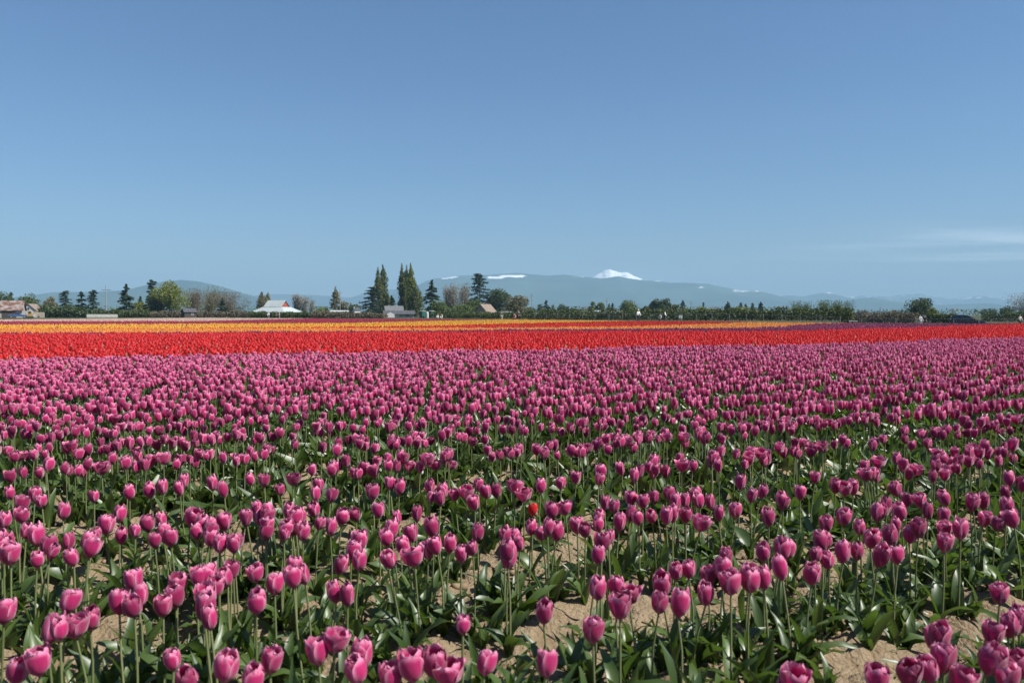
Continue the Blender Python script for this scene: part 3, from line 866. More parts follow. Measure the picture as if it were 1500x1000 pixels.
gable_house('shed', 497, 330, 7.2, 5, 1.9, 2.75, R(6), 'greywall', 'roofwhite', 'low shed with a pale roof under the brown columnar poplar', 'shed', 0.3, [(-1.5, -2.5, 1.2, 0.8, 0.7, 0), (1.5, -2.5, 1.2, 0.8, 0.7, 0)])
h2 = gable_house('house', 522, 320, 2.4, 2.6, 2.7, 3.7, R(20), 'white', 'roofslate', 'little white house half behind the brown bramble bank', 'house', 0.15, [(0, -1.3, 1.6, 0.6, 0.9, 0)])
MB().box(-0.9, -0.5, 0.3, 0.7, 3.0, 4.2).build('chimney', M['white'], h2)
gable_house('house', 577, 330, 7, 6, 2.6, 4.6, R(5), 'white', 'roofgrey', 'grey roofed house between the two groups of tall poplars', 'house', 0.4, [(-2, -3, 1.5, 1, 1, 0), (2, -3, 1.5, 1, 1, 0)])
h3 = gable_house('farmhouse', 584, 292, 10.5, 6.4, 1.3, 2.45, R(4), 'greywall', 'roofslate', 'long low building with a grey roof below the poplars', 'building', 0.5, [(-2, -3.2, 0.8, 1.0, 0.7, 0), (0.5, -3.2, 0.8, 1.0, 0.7, 0), (3, -3.2, 0.8, 1.6, 0.7, 0)])
MB().prism([(-1.4, 0), (1.4, 0), (1.4, 1.2), (0, 1.9), (-1.4, 1.2)], -5.0, -3.203, 'y').build('porch', M['white'], h3).location = (-3.2, 0, 0)
h4 = gable_house('house', 711, 345, 7.5, 6.6, 2.2, 5.5, R(58), 'brownwall', 'roofbrown', 'brown house with a steep roof below the tallest conifer', 'house', 0.5, [(-3.75, 1.0, 1.4, 1.0, 1.0, R(-90)), (-3.75, -1.2, 1.4, 1.0, 1.0, R(-90)), (-3.75, 0, 3.4, 0.9, 0.9, R(-90)), (0, -3.3, 1.4, 1.2, 0.9, 0)])
MB().box(1.2, 1.8, 0.3, 0.9, 4.6, 6.0).build('chimney', M['redbarn'], h4)
gable_house('house', 998, 300, 3.2, 3.0, 1.9, 3.0, R(30), 'greywall', 'roofgrey', 'small grey house half hidden behind the hedge', 'house', 0.25, [(0, -1.5, 1.4, 0.7, 0.7, 0)])
lb = gable_house('shed', 891, 215, 7.0, 4, 1.5, 2.05, R(-3), 'greywall', 'roofwhite', 'long low shed with a white roof rising over the hedge', 'shed', 0.3, [(-2, -2, 1.0, 0.8, 0.5, 0), (1, -2, 1.0, 0.8, 0.5, 0)])

def tunnel(px, Z, L_, W_, H_, rz, label):
    root = tag(empty('polytunnel', wpos(px, Z), rz + math.atan2(750 - px, FPX)), label, 'polytunnel')
    n = 10
    prof = [(W_ / 2 * math.cos(math.pi * k / n), H_ * math.sin(math.pi * k / n)) for k in range(n + 1)]
    MB().prism(prof, -L_ / 2, L_ / 2, 'x').build('film_cover', M['film'], root)
    for k in range(4):
        x = -L_ / 2 + L_ * k / 3
        MB().tube([(x, a * 1.02, b * 1.02 + 0.01) for a, b in prof], 0.04, 5).build('hoop', M['steel'], root)
    MB().box(L_ / 2 + 0.003, L_ / 2 + 0.06, -0.5, 0.5, 0, H_ * 0.75).build('door', M['wood'], root)
tunnel(150, 262, 9.0, 2.6, 1.2, R(3), 'long low pale polytunnel below the utility pole')
tunnel(738, 232, 4.4, 2.4, 2.0, R(4), 'pale rounded polytunnel right of the brown house')

# the two green cabins
def cabin(px, Z, label):
    r = tag(empty('portable_toilet', wpos(px, Z), R(42)), label, 'portable toilet', 'green cabins at the field edge')
    MB().box(-0.82, 0.82, -0.82, 0.82, 0.1, 2.15).build('cabin_wall', M['green'], r)
    MB().box(-0.9, 0.9, -0.9, 0.9, 0, 0.1).build('skid', M['darkwood'], r)
    frustum(-0.88, 0.88, -0.88, 0.88, 2.152, -0.5, 0.5, -0.5, 0.5, 2.36).build('cabin_roof', M['film'], r)
    d = MB().box(-0.55, 0.55, -0.87, -0.822, 0.15, 2.05).build('door', M['green'], r)
    MB().box(0.38, 0.46, -0.91, -0.872, 1.0, 1.15).build('handle', M['steel'], d)
    MB().tube([(0.6, 0.6, 2.3), (0.6, 0.6, 2.75)], 0.06, 6).build('vent_pipe', M['film'], r)
cabin(619.5, 258, 'left one of two green cabins below the slender conifer')
cabin(632.5, 258, 'right one of two green cabins below the slender conifer')
wb = tag(empty('water_tank', wpos(626, 256.5)), 'upright white tank standing between the two green cabins', 'tank')
MB().tube([(0, 0, 0), (0, 0, 1.75), (0, 0, 1.95)], [0.45, 0.45, 0.2], 12).build('tank_body', M['white'], wb)
MB().tube([(0, 0, 1.95), (0, 0, 2.1)], 0.14, 10).build('cap', M['steel'], wb)

# slatted board fence beside the white house
fb = tag(empty('board_fence', wpos(53, 272), R(30)), 'weathered board fence right of the yellow digger', 'fence')
bd = None
for k in range(11):
    o = MB().box(-0.11, 0.11, -0.02, 0.02, 0, 1.9).build('plank', M['wood'], fb) if bd is None else bd.copy()
    if bd is None: bd = o
    else: COL.objects.link(o)
    o.parent = fb
    o.location = (k * 0.245, 0, rnd.uniform(-0.04, 0.04))
for k in (0, 1): MB().box(-0.1, 2.6, 0.023, 0.08, 0.5 + k * 0.8, 0.6 + k * 0.8).build('rail', M['wood'], fb)

# utility poles
def pole(px, top, Z, label, arms=1, armw=2.4):
    H = top_h(top, Z)
    r = tag(empty('utility_pole', wpos(px, Z)), label, 'utility pole', 'utility poles')
    MB().tube([(0, 0, 0), (0, 0, H)], [0.19, 0.13], 8).build('post', M['wood' if arms else 'darkwood'], r)
    for k in range(arms):
        z = H - 1.7 - k * 1.0
        a = MB().box(-armw / 2, armw / 2, 0.13, 0.24, z - 0.07, z + 0.07).build('crossarm', M['darkwood'], r)
        for x in (-0.45, -0.2, 0.2, 0.45):
            MB().tube([(x * armw, 0.185, z + 0.072), (x * armw, 0.185, z + 0.25)], [0.05, 0.03], 6).build('insulator', M['steel'], a)
pole(156, 418, 300, 'tall utility pole with crossarm left of the lone conifer', 1, 3.4)
pole(498.5, 424, 420, 'thin utility pole right of the brown columnar poplar', 1, 1.6)
pole(779, 429, 420, 'bare utility pole right of the brownish round tree', 1, 1.0)
pole(889, 435, 420, 'thin utility pole above the long white roof', 1, 1.0)
pole(1012, 438, 480, 'faint utility pole right of the small grey house', 1, 1.6)
pole(1289, 447, 300, 'thin utility pole above the brownish hedge', 1, 0.8)
pole(1396, 448, 210, 'thin utility pole behind the rear of the dark car', 1, 0.7)

# wire fence along the far edge
def wire_fence(posts, label):
    pts = [Vector(wpos(px, Z)) for px, Z in posts]
    r = tag(empty('wire_fence', pts[0]), label, 'fence')
    for i, p in enumerate(pts):
        h = 1.05 + rnd.uniform(-0.1, 0.35)
        MB().tube([p - pts[0], p - pts[0] + Vector((rnd.uniform(-0.03, 0.03), 0, h))], 0.035, 6).build('post', M['galv'], r)
    for z in (0.5, 0.85, 1.15):
        MB().tube([p - pts[0] + Vector((0, -0.05, z + rnd.uniform(-0.02, 0.02))) for p in pts], 0.009, 4).build('wire', M['steel'], r)
fx = [772, 783.5, 800.5, 817, 834, 853, 872, 892, 912, 932, 953, 975, 997, 1020, 1043, 1068, 1093, 1118, 1145, 1172, 1202, 1231]
wire_fence([(x, 132 - (x - 772) * 0.03) for x in fx], 'thin wire fence with pale posts in front of the dark hedges')
wire_fence([(x, 118 - (x - 1262) * 0.03) for x in (1262, 1312, 1362, 1397, 1434, 1475, 1520)], 'wire fence with wide set posts around the car and the couple')
for px, Z, lb_ in ((1242, 118, 'dark stub post left of the pale bench'), (1279, 117, 'dark stub post, nearer the bench of the two right of it'), (1296.5, 116, 'dark stub post, farther from the bench of the two right of it')):
    p = tag(empty('marker_post', wpos(px, Z)), lb_, 'post', 'dark stub posts by the bench')
    MB().tube([(0, 0, 0), (0, 0, 1.15)], 0.11, 8).build('post_shaft', M['darkwood'], p)
    MB().tube([(0, 0, 1.15), (0, 0, 1.22)], [0.13, 0.08], 8).build('post_cap', M['darkwood'], p)
bn = tag(empty('bench', wpos(1249, 118)), 'pale bench at the field edge between the stub posts', 'bench')
MB().box(-0.65, 0.65, -0.2, 0.2, 0.62, 0.72).build('seat', M['white'], bn)
for x in (-0.5, 0.5): MB().box(x - 0.05, x + 0.05, -0.18, 0.18, 0, 0.62).build('leg', M['wood'], bn)
sg = tag(empty('sign_board', wpos(997, 128)), 'small pale notice board on two legs before the hedge', 'sign')
MB().box(-0.28, 0.28, -0.03, 0.03, 0.45, 0.95).build('board', M['white'], sg)
for x in (-0.2, 0.2): MB().box(x - 0.03, x + 0.03, 0.033, 0.08, 0, 0.9).build('leg', M['wood'], sg)

# farm machines at the left edge
def wheel(root, x, y, r, w):
    t = MB().disc((0, 0, 0), r, (0, 1, 0), w, 18).build('wheel', M['tyre'], root, bevel=0.03)
    t.location = (x, y, r)
    MB().disc((0, -w / 2 - 0.012, 0), r * 0.58, (0, 1, 0), 0.02, 14).build('rim', M['steel'], t)
tr_ = tag(empty('pickup_truck', wpos(26, 245), R(34)), 'blue pickup truck parked before the rusty barn', 'truck')
MB().prism([(-2.6, 0.5), (2.5, 0.5), (2.6, 0.95), (1.0, 1.1), (-2.6, 1.1)], -0.9, 0.9).build('body', M['blue'], tr_, bevel=0.06)
MB().prism([(-0.9, 1.103), (1.0, 1.103), (0.5, 1.8), (-0.7, 1.8)], -0.82, 0.82).build('cab', M['blue'], tr_, bevel=0.06)
MB().prism([(-0.7, 1.2), (0.75, 1.2), (0.42, 1.7), (-0.6, 1.7)], -0.85, -0.822).build('side_window', M['pane'], tr_)
for x in (-1.7, 1.7):
    for y in (-0.85, 0.85): wheel(tr_, x, y, 0.38, 0.24)
MB().box(2.56, 2.62, -0.8, -0.5, 0.65, 0.85).build('headlight', M['lamp'], tr_)
dg_ = tag(empty('digger', wpos(44, 250), R(25)), 'small yellow digger with a raised arm beside the board fence', 'digger')
MB().box(-1.0, 1.0, -0.95, -0.55, 0, 0.55).build('track', M['tyre'], dg_, bevel=0.1)
MB().box(-1.0, 1.0, 0.55, 0.95, 0, 0.55).build('track', M['tyre'], dg_, bevel=0.1)
MB().box(-1.0, 0.8, -0.75, 0.75, 0.6, 1.2).build('body', M['yellow_paint'], dg_, bevel=0.06)
MB().prism([(-0.5, 1.203), (0.6, 1.203), (0.5, 2.2), (-0.4, 2.2)], -0.7, 0.1).build('cab', M['yellow_paint'], dg_, bevel=0.04)
MB().prism([(-0.35, 1.4), (0.45, 1.4), (0.38, 2.05), (-0.3, 2.05)], -0.73, -0.703).build('cab_window', M['pane'], dg_)
MB().tube([(0.6, 0.4, 1.1), (1.5, 0.4, 2.0), (2.2, 0.4, 1.4), (2.3, 0.4, 0.6)], [0.16, 0.14, 0.12, 0.08], 6).build('arm', M['yellow_paint'], dg_)
MB().prism([(2.0, 0.1), (2.6, 0.2), (2.5, 0.65), (2.15, 0.65)], 0.1, 0.7).build('bucket', M['tyre'], dg_)

# dark car
car = tag(empty('parked_car', wpos(1417, 119), R(-27)), 'dark parked car with a sloping bonnet beyond the red tulips', 'car')
body = [(-2.3, 0.42), (-2.36, 0.8), (-2.28, 1.02), (-1.2, 1.04), (0.9, 1.02), (1.9, 0.86), (2.28, 0.72), (2.34, 0.45), (2.2, 0.3), (-2.2, 0.3)]
MB().prism(body, -0.89, 0.89).build('body', M['carpaint'], car, bevel=0.08)
def cabin_mesh(y0, y1):
    lo = [(-2.25, 1.0), (1.05, 1.0)]; hi = [(-2.05, 1.58), (-1.7, 1.68), (-0.4, 1.70), (0.0, 1.62)]
    prof = [(-2.25, 1.0), (1.1, 1.0), (0.05, 1.62), (-0.4, 1.70), (-1.7, 1.68), (-2.08, 1.58)]
    n = len(prof)
    v = [(x, y0 + (0.14 if z > 1.2 else 0), z) for x, z in prof] + [(x, y1 - (0.14 if z > 1.2 else 0), z) for x, z in prof]
    f = [tuple(range(n))[::-1], tuple(range(n, 2 * n))] + [(i, (i + 1) % n, n + (i + 1) % n, n + i) for i in range(n)]
    return MB().add(v, f)
cabin_mesh(-0.86, 0.86).build('cabin', M['carpaint'], car, bevel=0.05)
for a, b_ in ((-1.95, -1.15), (-1.08, -0.30), (-0.23, 0.52)):
    t = 0.30 if b_ > 0 else 0.04
    MB().add([(a, -0.868, 1.08), (b_, -0.868, 1.08), (b_ - t - 0.05 * (b_ > 0), -0.772, 1.52), (a + 0.03, -0.772, 1.52), (a, -0.84, 1.08), (b_, -0.84, 1.08), (b_ - t, -0.75, 1.52), (a + 0.03, -0.75, 1.52)], [(0, 1, 2, 3), (7, 6, 5, 4), (0, 4, 5, 1), (1, 5, 6, 2), (2, 6, 7, 3), (3, 7, 4, 0)]).build('side_window', M['pane'], car)
MB().add([(1.08, -0.70, 1.04), (1.08, 0.70, 1.04), (0.12, 0.62, 1.61), (0.12, -0.62, 1.61), (1.06, -0.70, 1.0), (1.06, 0.70, 1.0), (0.10, 0.62, 1.57), (0.10, -0.62, 1.57)], [(0, 1, 2, 3), (7, 6, 5, 4), (0, 4, 5, 1), (1, 5, 6, 2), (2, 6, 7, 3), (3, 7, 4, 0)]).build('windscreen', M['pane'], car)
for x in (-1.45, 1.45):
    for y in (-0.8, 0.8): wheel(car, x, y, 0.33, 0.22)
for y in (-0.62, 0.62):
    MB().prism([(2.02, 0.62), (2.33, 0.55), (2.33, 0.70), (2.05, 0.78)], y - 0.22, y + 0.22).build('headlight', M['lamp'], car)
    MB().box(-2.39, -2.3, y - 0.15, y + 0.15, 0.75, 0.98).build('tail_light', M['redlamp'], car)
MB().box(0.55, 0.75, -1.05, -0.90, 1.02, 1.18).build('mirror', M['carpaint'], car, bevel=0.03)
for x in (-0.9, 0.0): MB().box(x, x + 0.2, -0.93, -0.895, 0.88, 0.92).build('door_handle', M['steel'], car)
for y in (-0.55, 0.55): MB().tube([(-1.7, y, 1.73), (-0.4, y, 1.75)], 0.03, 5).build('roof_rail', M['steel'], car)

# ------------------------------------------------------------------ people at the field edge
M['skin'] = plain('skin', (0.48, 0.30, 0.22), 0.5, 0.06, 8)
CLOTH = {}
def cloth(c):
    if c not in CLOTH: CLOTH[c] = plain('cloth', c, 0.85, 0.12, 12)
    return CLOTH[c]

def skin_obj(name, J, E, mat, parent, sub=1):
    names = list(J)
    me = bpy.data.meshes.new(name)
    me.from_pydata([J[n][0] for n in names], [(names.index(a), names.index(b)) for a, b in E], [])
    o = link(name, me, mat, parent)
    o.modifiers.new('skin', 'SKIN')
    for i, n in enumerate(names):
        r = J[n][1]
        me.skin_vertices[0].data[i].radius = r if isinstance(r, tuple) else (r, r)
        me.skin_vertices[0].data[i].use_root = (i == 0)
    s = o.modifiers.new('smooth', 'SUBSURF'); s.levels = sub; s.render_levels = sub
    o.modifiers['skin'].use_smooth_shade = True
    return o

def person(px, Z, H, rz, top, legs, hair, label, crouch=False, cap=None, long_hair=False):
    root = tag(empty('person', wpos(px, Z), rz), label, 'person')
    k = H / 1.72
    dz = -0.42 if crouch else 0.0
    S = lambda x, y, z: (x * k, y * k, z * k)
    J = {'pelvis': (S(0, 0, 0.94 + dz), (0.14 * k, 0.10 * k)), 'waist': (S(0, 0.0, 1.10 + dz), (0.125 * k, 0.09 * k)),
         'chest': (S(0, -0.04 if crouch else 0, 1.30 + dz), (0.15 * k, 0.10 * k)), 'neck': (S(0, -0.07 if crouch else 0, 1.48 + dz), 0.05 * k),
         'head': (S(0, -0.10 if crouch else -0.01, 1.56 + dz), 0.075 * k), 'crown': (S(0, -0.10 if crouch else -0.01, 1.67 + dz), 0.085 * k)}
    E = [('pelvis', 'waist'), ('waist', 'chest'), ('chest', 'neck'), ('neck', 'head'), ('head', 'crown')]
    for s, n in ((-1, 'l'), (1, 'r')):
        kn = S(s * 0.12, -0.36, 0.50) if crouch else S(s * 0.11, -0.03, 0.50)
        J['hip' + n] = (S(s * 0.10, 0, 0.88 + dz), 0.10 * k)
        J['knee' + n] = (kn, 0.062 * k)
        J['ankle' + n] = (S(s * 0.12, 0.02, 0.08), 0.042 * k)
        J['toe' + n] = (S(s * 0.14, -0.16, 0.035), 0.035 * k)
        J['sh' + n] = (S(s * 0.18, -0.03 if crouch else 0, 1.40 + dz), 0.062 * k)
        J['el' + n] = (S(s * 0.27, -0.06, 1.13 + dz), 0.045 * k)
        J['wr' + n] = (S(s * 0.22, -0.22, 0.95 + dz), 0.030 * k)
        J['palm' + n] = (S(s * 0.22, -0.27, 0.90 + dz), 0.032 * k)
        E += [('pelvis', 'hip' + n), ('hip' + n, 'knee' + n), ('knee' + n, 'ankle' + n), ('ankle' + n, 'toe' + n), ('chest', 'sh' + n), ('sh' + n, 'el' + n), ('el' + n, 'wr' + n), ('wr' + n, 'palm' + n)]
        for q, (dx, L_) in enumerate(((-0.03, 0.07), (-0.01, 0.085), (0.01, 0.08), (0.03, 0.06))):
            J['f%d%s' % (q, n)] = (S(s * 0.22 + dx, -0.30 - L_ * 0.4, 0.88 - L_ * 0.8 + dz), 0.009 * k)
            E.append(('palm' + n, 'f%d%s' % (q, n)))
        J['th' + n] = (S(s * 0.22 - s * 0.05, -0.30, 0.89 + dz), 0.010 * k)
        E.append(('wr' + n, 'th' + n))
    skin_obj('body', J, E, M['skin'], root)
    def sub(keys, grow, extra=()):
        jj = {q: (J[q][0], tuple((x + grow * k for x in J[q][1])) if isinstance(J[q][1], tuple) else J[q][1] + grow * k) for q in keys}
        return jj, [e for e in E if e[0] in keys and e[1] in keys]
    j, e = sub(['waist', 'chest', 'shl', 'ell', 'wrl', 'shr', 'elr', 'wrr'], 0.022)
    j['hem'] = (S(0, 0, 0.93 + dz), (0.17 * k, 0.125 * k)); e.append(('hem', 'waist'))
    j = {**{'chest': j['chest']}, **j}
    skin_obj('top', j, e, cloth(top), root)
    j, e = sub(['pelvis', 'hipl', 'kneel', 'anklel', 'hipr', 'kneer', 'ankler'], 0.02)
    skin_obj('trousers', j, e, cloth(legs), root)
    for n in 'lr':
        j, e = sub(['ankle' + n, 'toe' + n], 0.012)
        skin_obj('shoe', j, e, cloth((0.06, 0.05, 0.05)), root)
    c = Vector(J['crown'][0])
    hj = {'a': (tuple(c + Vector((0, 0.02, 0.03)) * k), 0.10 * k), 'b': (tuple(c + Vector((0, 0.05, -0.05)) * k), 0.085 * k)}
    he = [('a', 'b')]
    if long_hair:
        hj['c'] = (tuple(c + Vector((0, 0.08, -0.28)) * k), 0.05 * k); he.append(('b', 'c'))
    skin_obj('hair', hj, he, cloth(hair), root)
    fc = Vector(J['head'][0])
    MB().tube([fc + Vector((0, -0.07, 0.02)) * k, fc + Vector((0, -0.105, -0.01)) * k], [0.012 * k, 0.016 * k], 5).build('nose', M['skin'], root)
    for s in (-1, 1): MB().disc(fc + Vector((s * 0.03, -0.078, 0.045)) * k, 0.011 * k, (0, 1, 0), 0.01, 6).build('eye', cloth((0.03, 0.02, 0.02)), root)
    if cap:
        MB().tube([c + Vector((0, 0, 0.02)) * k, c + Vector((0, 0, 0.10)) * k, c + Vector((0, 0, 0.14)) * k], [0.13 * k, 0.115 * k, 0.05 * k], 10).build('hat', cloth(cap), root)
    return root

person(935, 124, 1.78, R(20), (0.78, 0.77, 0.74), (0.05, 0.05, 0.06), (0.10, 0.06, 0.04), 'person in a white top and hat standing by the wire fence', cap=(0.8, 0.78, 0.74))
person(974, 126, 1.62, R(70), (0.75, 0.74, 0.72), (0.06, 0.06, 0.08), (0.03, 0.025, 0.02), 'person in a pale top standing right of the one in the white hat')
person(967, 121, 1.55, R(-50), (0.55, 0.54, 0.5), (0.10, 0.09, 0.08), (0.05, 0.04, 0.03), 'crouching person beside the one in the pale top', crouch=True)
person(760, 128, 1.7, R(30), (0.03, 0.03, 0.035), (0.03, 0.03, 0.04), (0.35, 0.24, 0.13), 'person in black standing among the yellow tulips')
person(754, 126, 1.66, R(-40), (0.60, 0.25, 0.24), (0.10, 0.03, 0.05), (0.04, 0.03, 0.02), 'crouching person in a pink top beside the one in black', crouch=True)
person(735, 150, 1.65, R(10), (0.05, 0.05, 0.06), (0.55, 0.50, 0.42), (0.03, 0.03, 0.02), 'person in a dark top and pale trousers near the polytunnel')
person(641, 165, 1.5, R(15), (0.75, 0.72, 0.66), (0.4, 0.36, 0.3), (0.55, 0.48, 0.36), 'crouching person in white just right of the green cabins', crouch=True)
person(647, 168, 1.62, R(-25), (0.78, 0.77, 0.75), (0.6, 0.57, 0.5), (0.30, 0.2, 0.1), 'crouching person in white, second from the green cabins', crouch=True)
person(393.5, 205, 1.72, R(0), (0.72, 0.72, 0.72), (0.3, 0.3, 0.34), (0.04, 0.03, 0.02), 'person in white standing before the barn')
person(404.5, 205, 1.75, R(60), (0.03, 0.03, 0.035), (0.05, 0.05, 0.06), (0.04, 0.03, 0.02), 'person in black standing before the barn')
person(409.5, 207, 1.68, R(-60), (0.55, 0.50, 0.44), (0.4, 0.36, 0.32), (0.04, 0.03, 0.02), 'person in beige standing before the barn')
person(1348, 113, 1.74, R(15), (0.45, 0.45, 0.46), (0.55, 0.56, 0.6), (0.25, 0.2, 0.15), 'person in grey, left one of the pair by the round tree', long_hair=False)
person(1354.5, 113, 1.68, R(-30), (0.03, 0.03, 0.04), (0.05, 0.05, 0.06), (0.03, 0.02, 0.02), 'person in black, right one of the pair by the round tree', long_hair=True)
person(1494, 118, 1.72, R(10), (0.50, 0.46, 0.40), (0.06, 0.06, 0.07), (0.3, 0.22, 0.14), 'person in beige standing alone near the right edge')

# ------------------------------------------------------------------ tulip parts (templates: verts, quads, attribute)
PV = [0, 0.1, 0.25, 0.45, 0.65, 0.8, 0.92, 1.0]
PR = [0.16, 0.58, 0.88, 1.0, 0.99, 0.93, 0.82, 0.70]
PW = [0.55, 0.92, 1.0, 1.0, 0.96, 0.84, 0.58, 0.16]

def petal_tpl(phase, inner, H, Rd, openness, nu, nv, g, A=R(66)):
    v = np.linspace(0, 1, nv + 1)
    u = np.linspace(-1, 1, nu + 1)
    U, Vv = np.meshgrid(u, v)
    a = A * np.interp(Vv, PV, PW) * U
    op = openness + g.uniform(-0.05, 0.05)
    pr = np.interp(Vv, PV, PR) + op * Vv ** 2.5
    rr = Rd * (0.86 if inner else 1.0) * pr * (1 - 0.07 * U ** 2 * (1 - Vv) + 0.05 * np.sin(U * 5 + phase * 3) * Vv ** 3)
    rr = rr + Rd * 0.10 * (np.abs(U) ** 3) * (Vv > 0.3) * (0 if inner else 1)
    hh = H * (1.05 if inner else 1.0) * g.uniform(0.93, 1.05)
    z = hh * (0.02 + 0.98 * (1 - (1 - Vv) ** 1.12)) * (1 - 0.03 * U ** 2 * Vv)
    z = z + H * 0.035 * np.sin(U * 7 + phase * 5) * Vv ** 4
    rr = rr + Rd * 0.09 * np.sin(U * 4.5 + phase * 7) * Vv ** 5
    ang = phase + a
    V = np.stack([rr * np.cos(ang), rr * np.sin(ang), z], -1).reshape(-1, 3)
    i = np.arange((nv + 1) * (nu + 1)).reshape(nv + 1, nu + 1)
    q = np.stack([i[:-1, :-1], i[:-1, 1:], i[1:, 1:], i[1:, :-1]], -1).reshape(-1, 4)
    at_ = np.stack([U, Vv, np.full_like(U, g.uniform(0, 1) * 0.0)], -1).reshape(-1, 3)
    return V, q, at_

def join_tpl(parts):
    V, Q, A, n = [], [], [], 0
    for v, q, a in parts:
        V.append(v); Q.append(q + n); A.append(a); n += len(v)
    return np.concatenate(V), np.concatenate(Q), np.concatenate(A)

SHAPES = [   # name, height, radius, openness
    ('plump', 0.060, 0.0240, 0.00), ('slender', 0.064, 0.0198, -0.10), ('egg shaped', 0.062, 0.0218, -0.06),
    ('open topped', 0.059, 0.0240, 0.26), ('ragged', 0.062, 0.0232, 0.16), ('tall', 0.069, 0.0222, 0.02),
    ('wide open', 0.055, 0.0275, 0.55), ('small', 0.050, 0.0190, -0.02)]

def head_petals(s, nu, nv):
    g = np.random.default_rng(50 + s)
    _, H, Rd, op = SHAPES[s]
    out = []
    rag = 0.20 if SHAPES[s][0] in ('ragged', 'wide open') else 0.07
    for k in range(3):
        out.append(petal_tpl(2.094 * k + g.uniform(-0.12, 0.12), False, H, Rd, op + g.uniform(-rag, rag), nu, nv, g))
    for k in range(3):
        out.append(petal_tpl(2.094 * k + 1.047 + g.uniform(-0.12, 0.12), True, H, Rd, op * 0.6 + g.uniform(-rag, rag) * 0.5, nu, nv, g))
    return out

def cup_tpl(n, rings):
    """small far-off flower: a closed cup with paler margins and a painted bright top"""
    V, A, Q = [], [], []
    for j, (r, z) in enumerate(rings):
        for k in range(n):
            a = 2 * math.pi * k / n
            up = j / (len(rings) - 1)
            rk = r * (1 + (0.16 if k % 2 else -0.12) * up)
            V.append((rk * math.cos(a), rk * math.sin(a), z + (0.006 if k % 2 else -0.004) * up))
            A.append((0.1 if k % 2 else 0.9, z / 0.062, 0))  # paler with height: pale petal tips plus a sunlit top edge painted in
    for j in range(len(rings) - 1):
        for k in range(n):
            Q.append((j * n + k, j * n + (k + 1) % n, (j + 1) * n + (k + 1) % n, (j + 1) * n + k))
    return np.array(V), np.array(Q), np.array(A, float)

CUP6 = cup_tpl(6, [(0.006, 0), (0.0225, 0.018), (0.0225, 0.038), (0.0185, 0.060)])
CUP5 = cup_tpl(6, [(0.006, 0), (0.0255, 0.02), (0.0215, 0.056)])
CUP4 = cup_tpl(4, [(0.024, 0.004), (0.023, 0.062)])

def leaf_tpl(L_, Wd, bend, seg, g, twist=0.4):
    t = np.linspace(0, 1, seg + 1)
    r = L_ * (0.10 * t + bend * 0.62 * t ** 2.1)
    z = L_ * (0.96 * t - 0.42 * bend * t ** 2.6) - 0.015
    w = 0.86 * Wd * (np.sin(math.pi * np.clip(0.10 + 0.90 * t, 0, 1) ** 0.85) ** 0.8)
    w[-1] = 0.001
    tw = twist * t + g.uniform(-0.2, 0.2)
    wave = 0.10 * Wd * np.sin(t * 11 + g.uniform(0, 6))
    V = []
    for i in range(seg + 1):
        side = np.array([-math.sin(tw[i]) * 0.35, math.cos(tw[i]), math.sin(tw[i]) * 0.6])
        c = np.array([r[i], 0, z[i]])
        up = np.array([-0.35, 0, 0.25]) * w[i] * 0.55
        V += [c - side * w[i] * 0.5 + up + [0, 0, wave[i]], c, c + side * w[i] * 0.5 + up - [0, 0, wave[i]]]
    i = np.arange((seg + 1) * 3).reshape(seg + 1, 3)
    q = np.stack([i[:-1, :-1], i[:-1, 1:], i[1:, 1:], i[1:, :-1]], -1).reshape(-1, 4)
    V = np.array(V)
    return V, q, np.zeros((len(V), 3))

gl = np.random.default_rng(77)
LEAF_P = [(0.20, 0.044, 0.55, 0.5), (0.18, 0.052, 0.85, -0.5), (0.21, 0.036, 0.35, 0.3), (0.16, 0.046, 1.1, 0.7), (0.19, 0.040, 0.7, -0.8), (0.14, 0.030, 0.25, 0.4)]
LEAF_HI = [leaf_tpl(a, b, c, 7, gl, d) for a, b, c, d in LEAF_P]
LEAF_LO = [leaf_tpl(a, b, c, 4, gl, d) for a, b, c, d in LEAF_P]
LEAF_FAR = [leaf_tpl(a, b * 1.2, c, 2, gl, d) for a, b, c, d in LEAF_P[:3]]

def stem_tpl(n, bow, seg=3):
    zs = [i / seg for i in range(seg + 1)]
    V, Q = [], []
    for j, z in enumerate(zs):
        for k in range(n):
            a = 2 * math.pi * k / n
            rr = 0.0034 - 0.0007 * z
            V.append((rr * math.cos(a) + bow * math.sin(z * math.pi), rr * math.sin(a), z))
    for j in range(seg):
        for k in range(n):
            Q.append((j * n + k, j * n + (k + 1) % n, (j + 1) * n + (k + 1) % n, (j + 1) * n + k))
    return np.array(V), np.array(Q), np.zeros((len(V), 3))

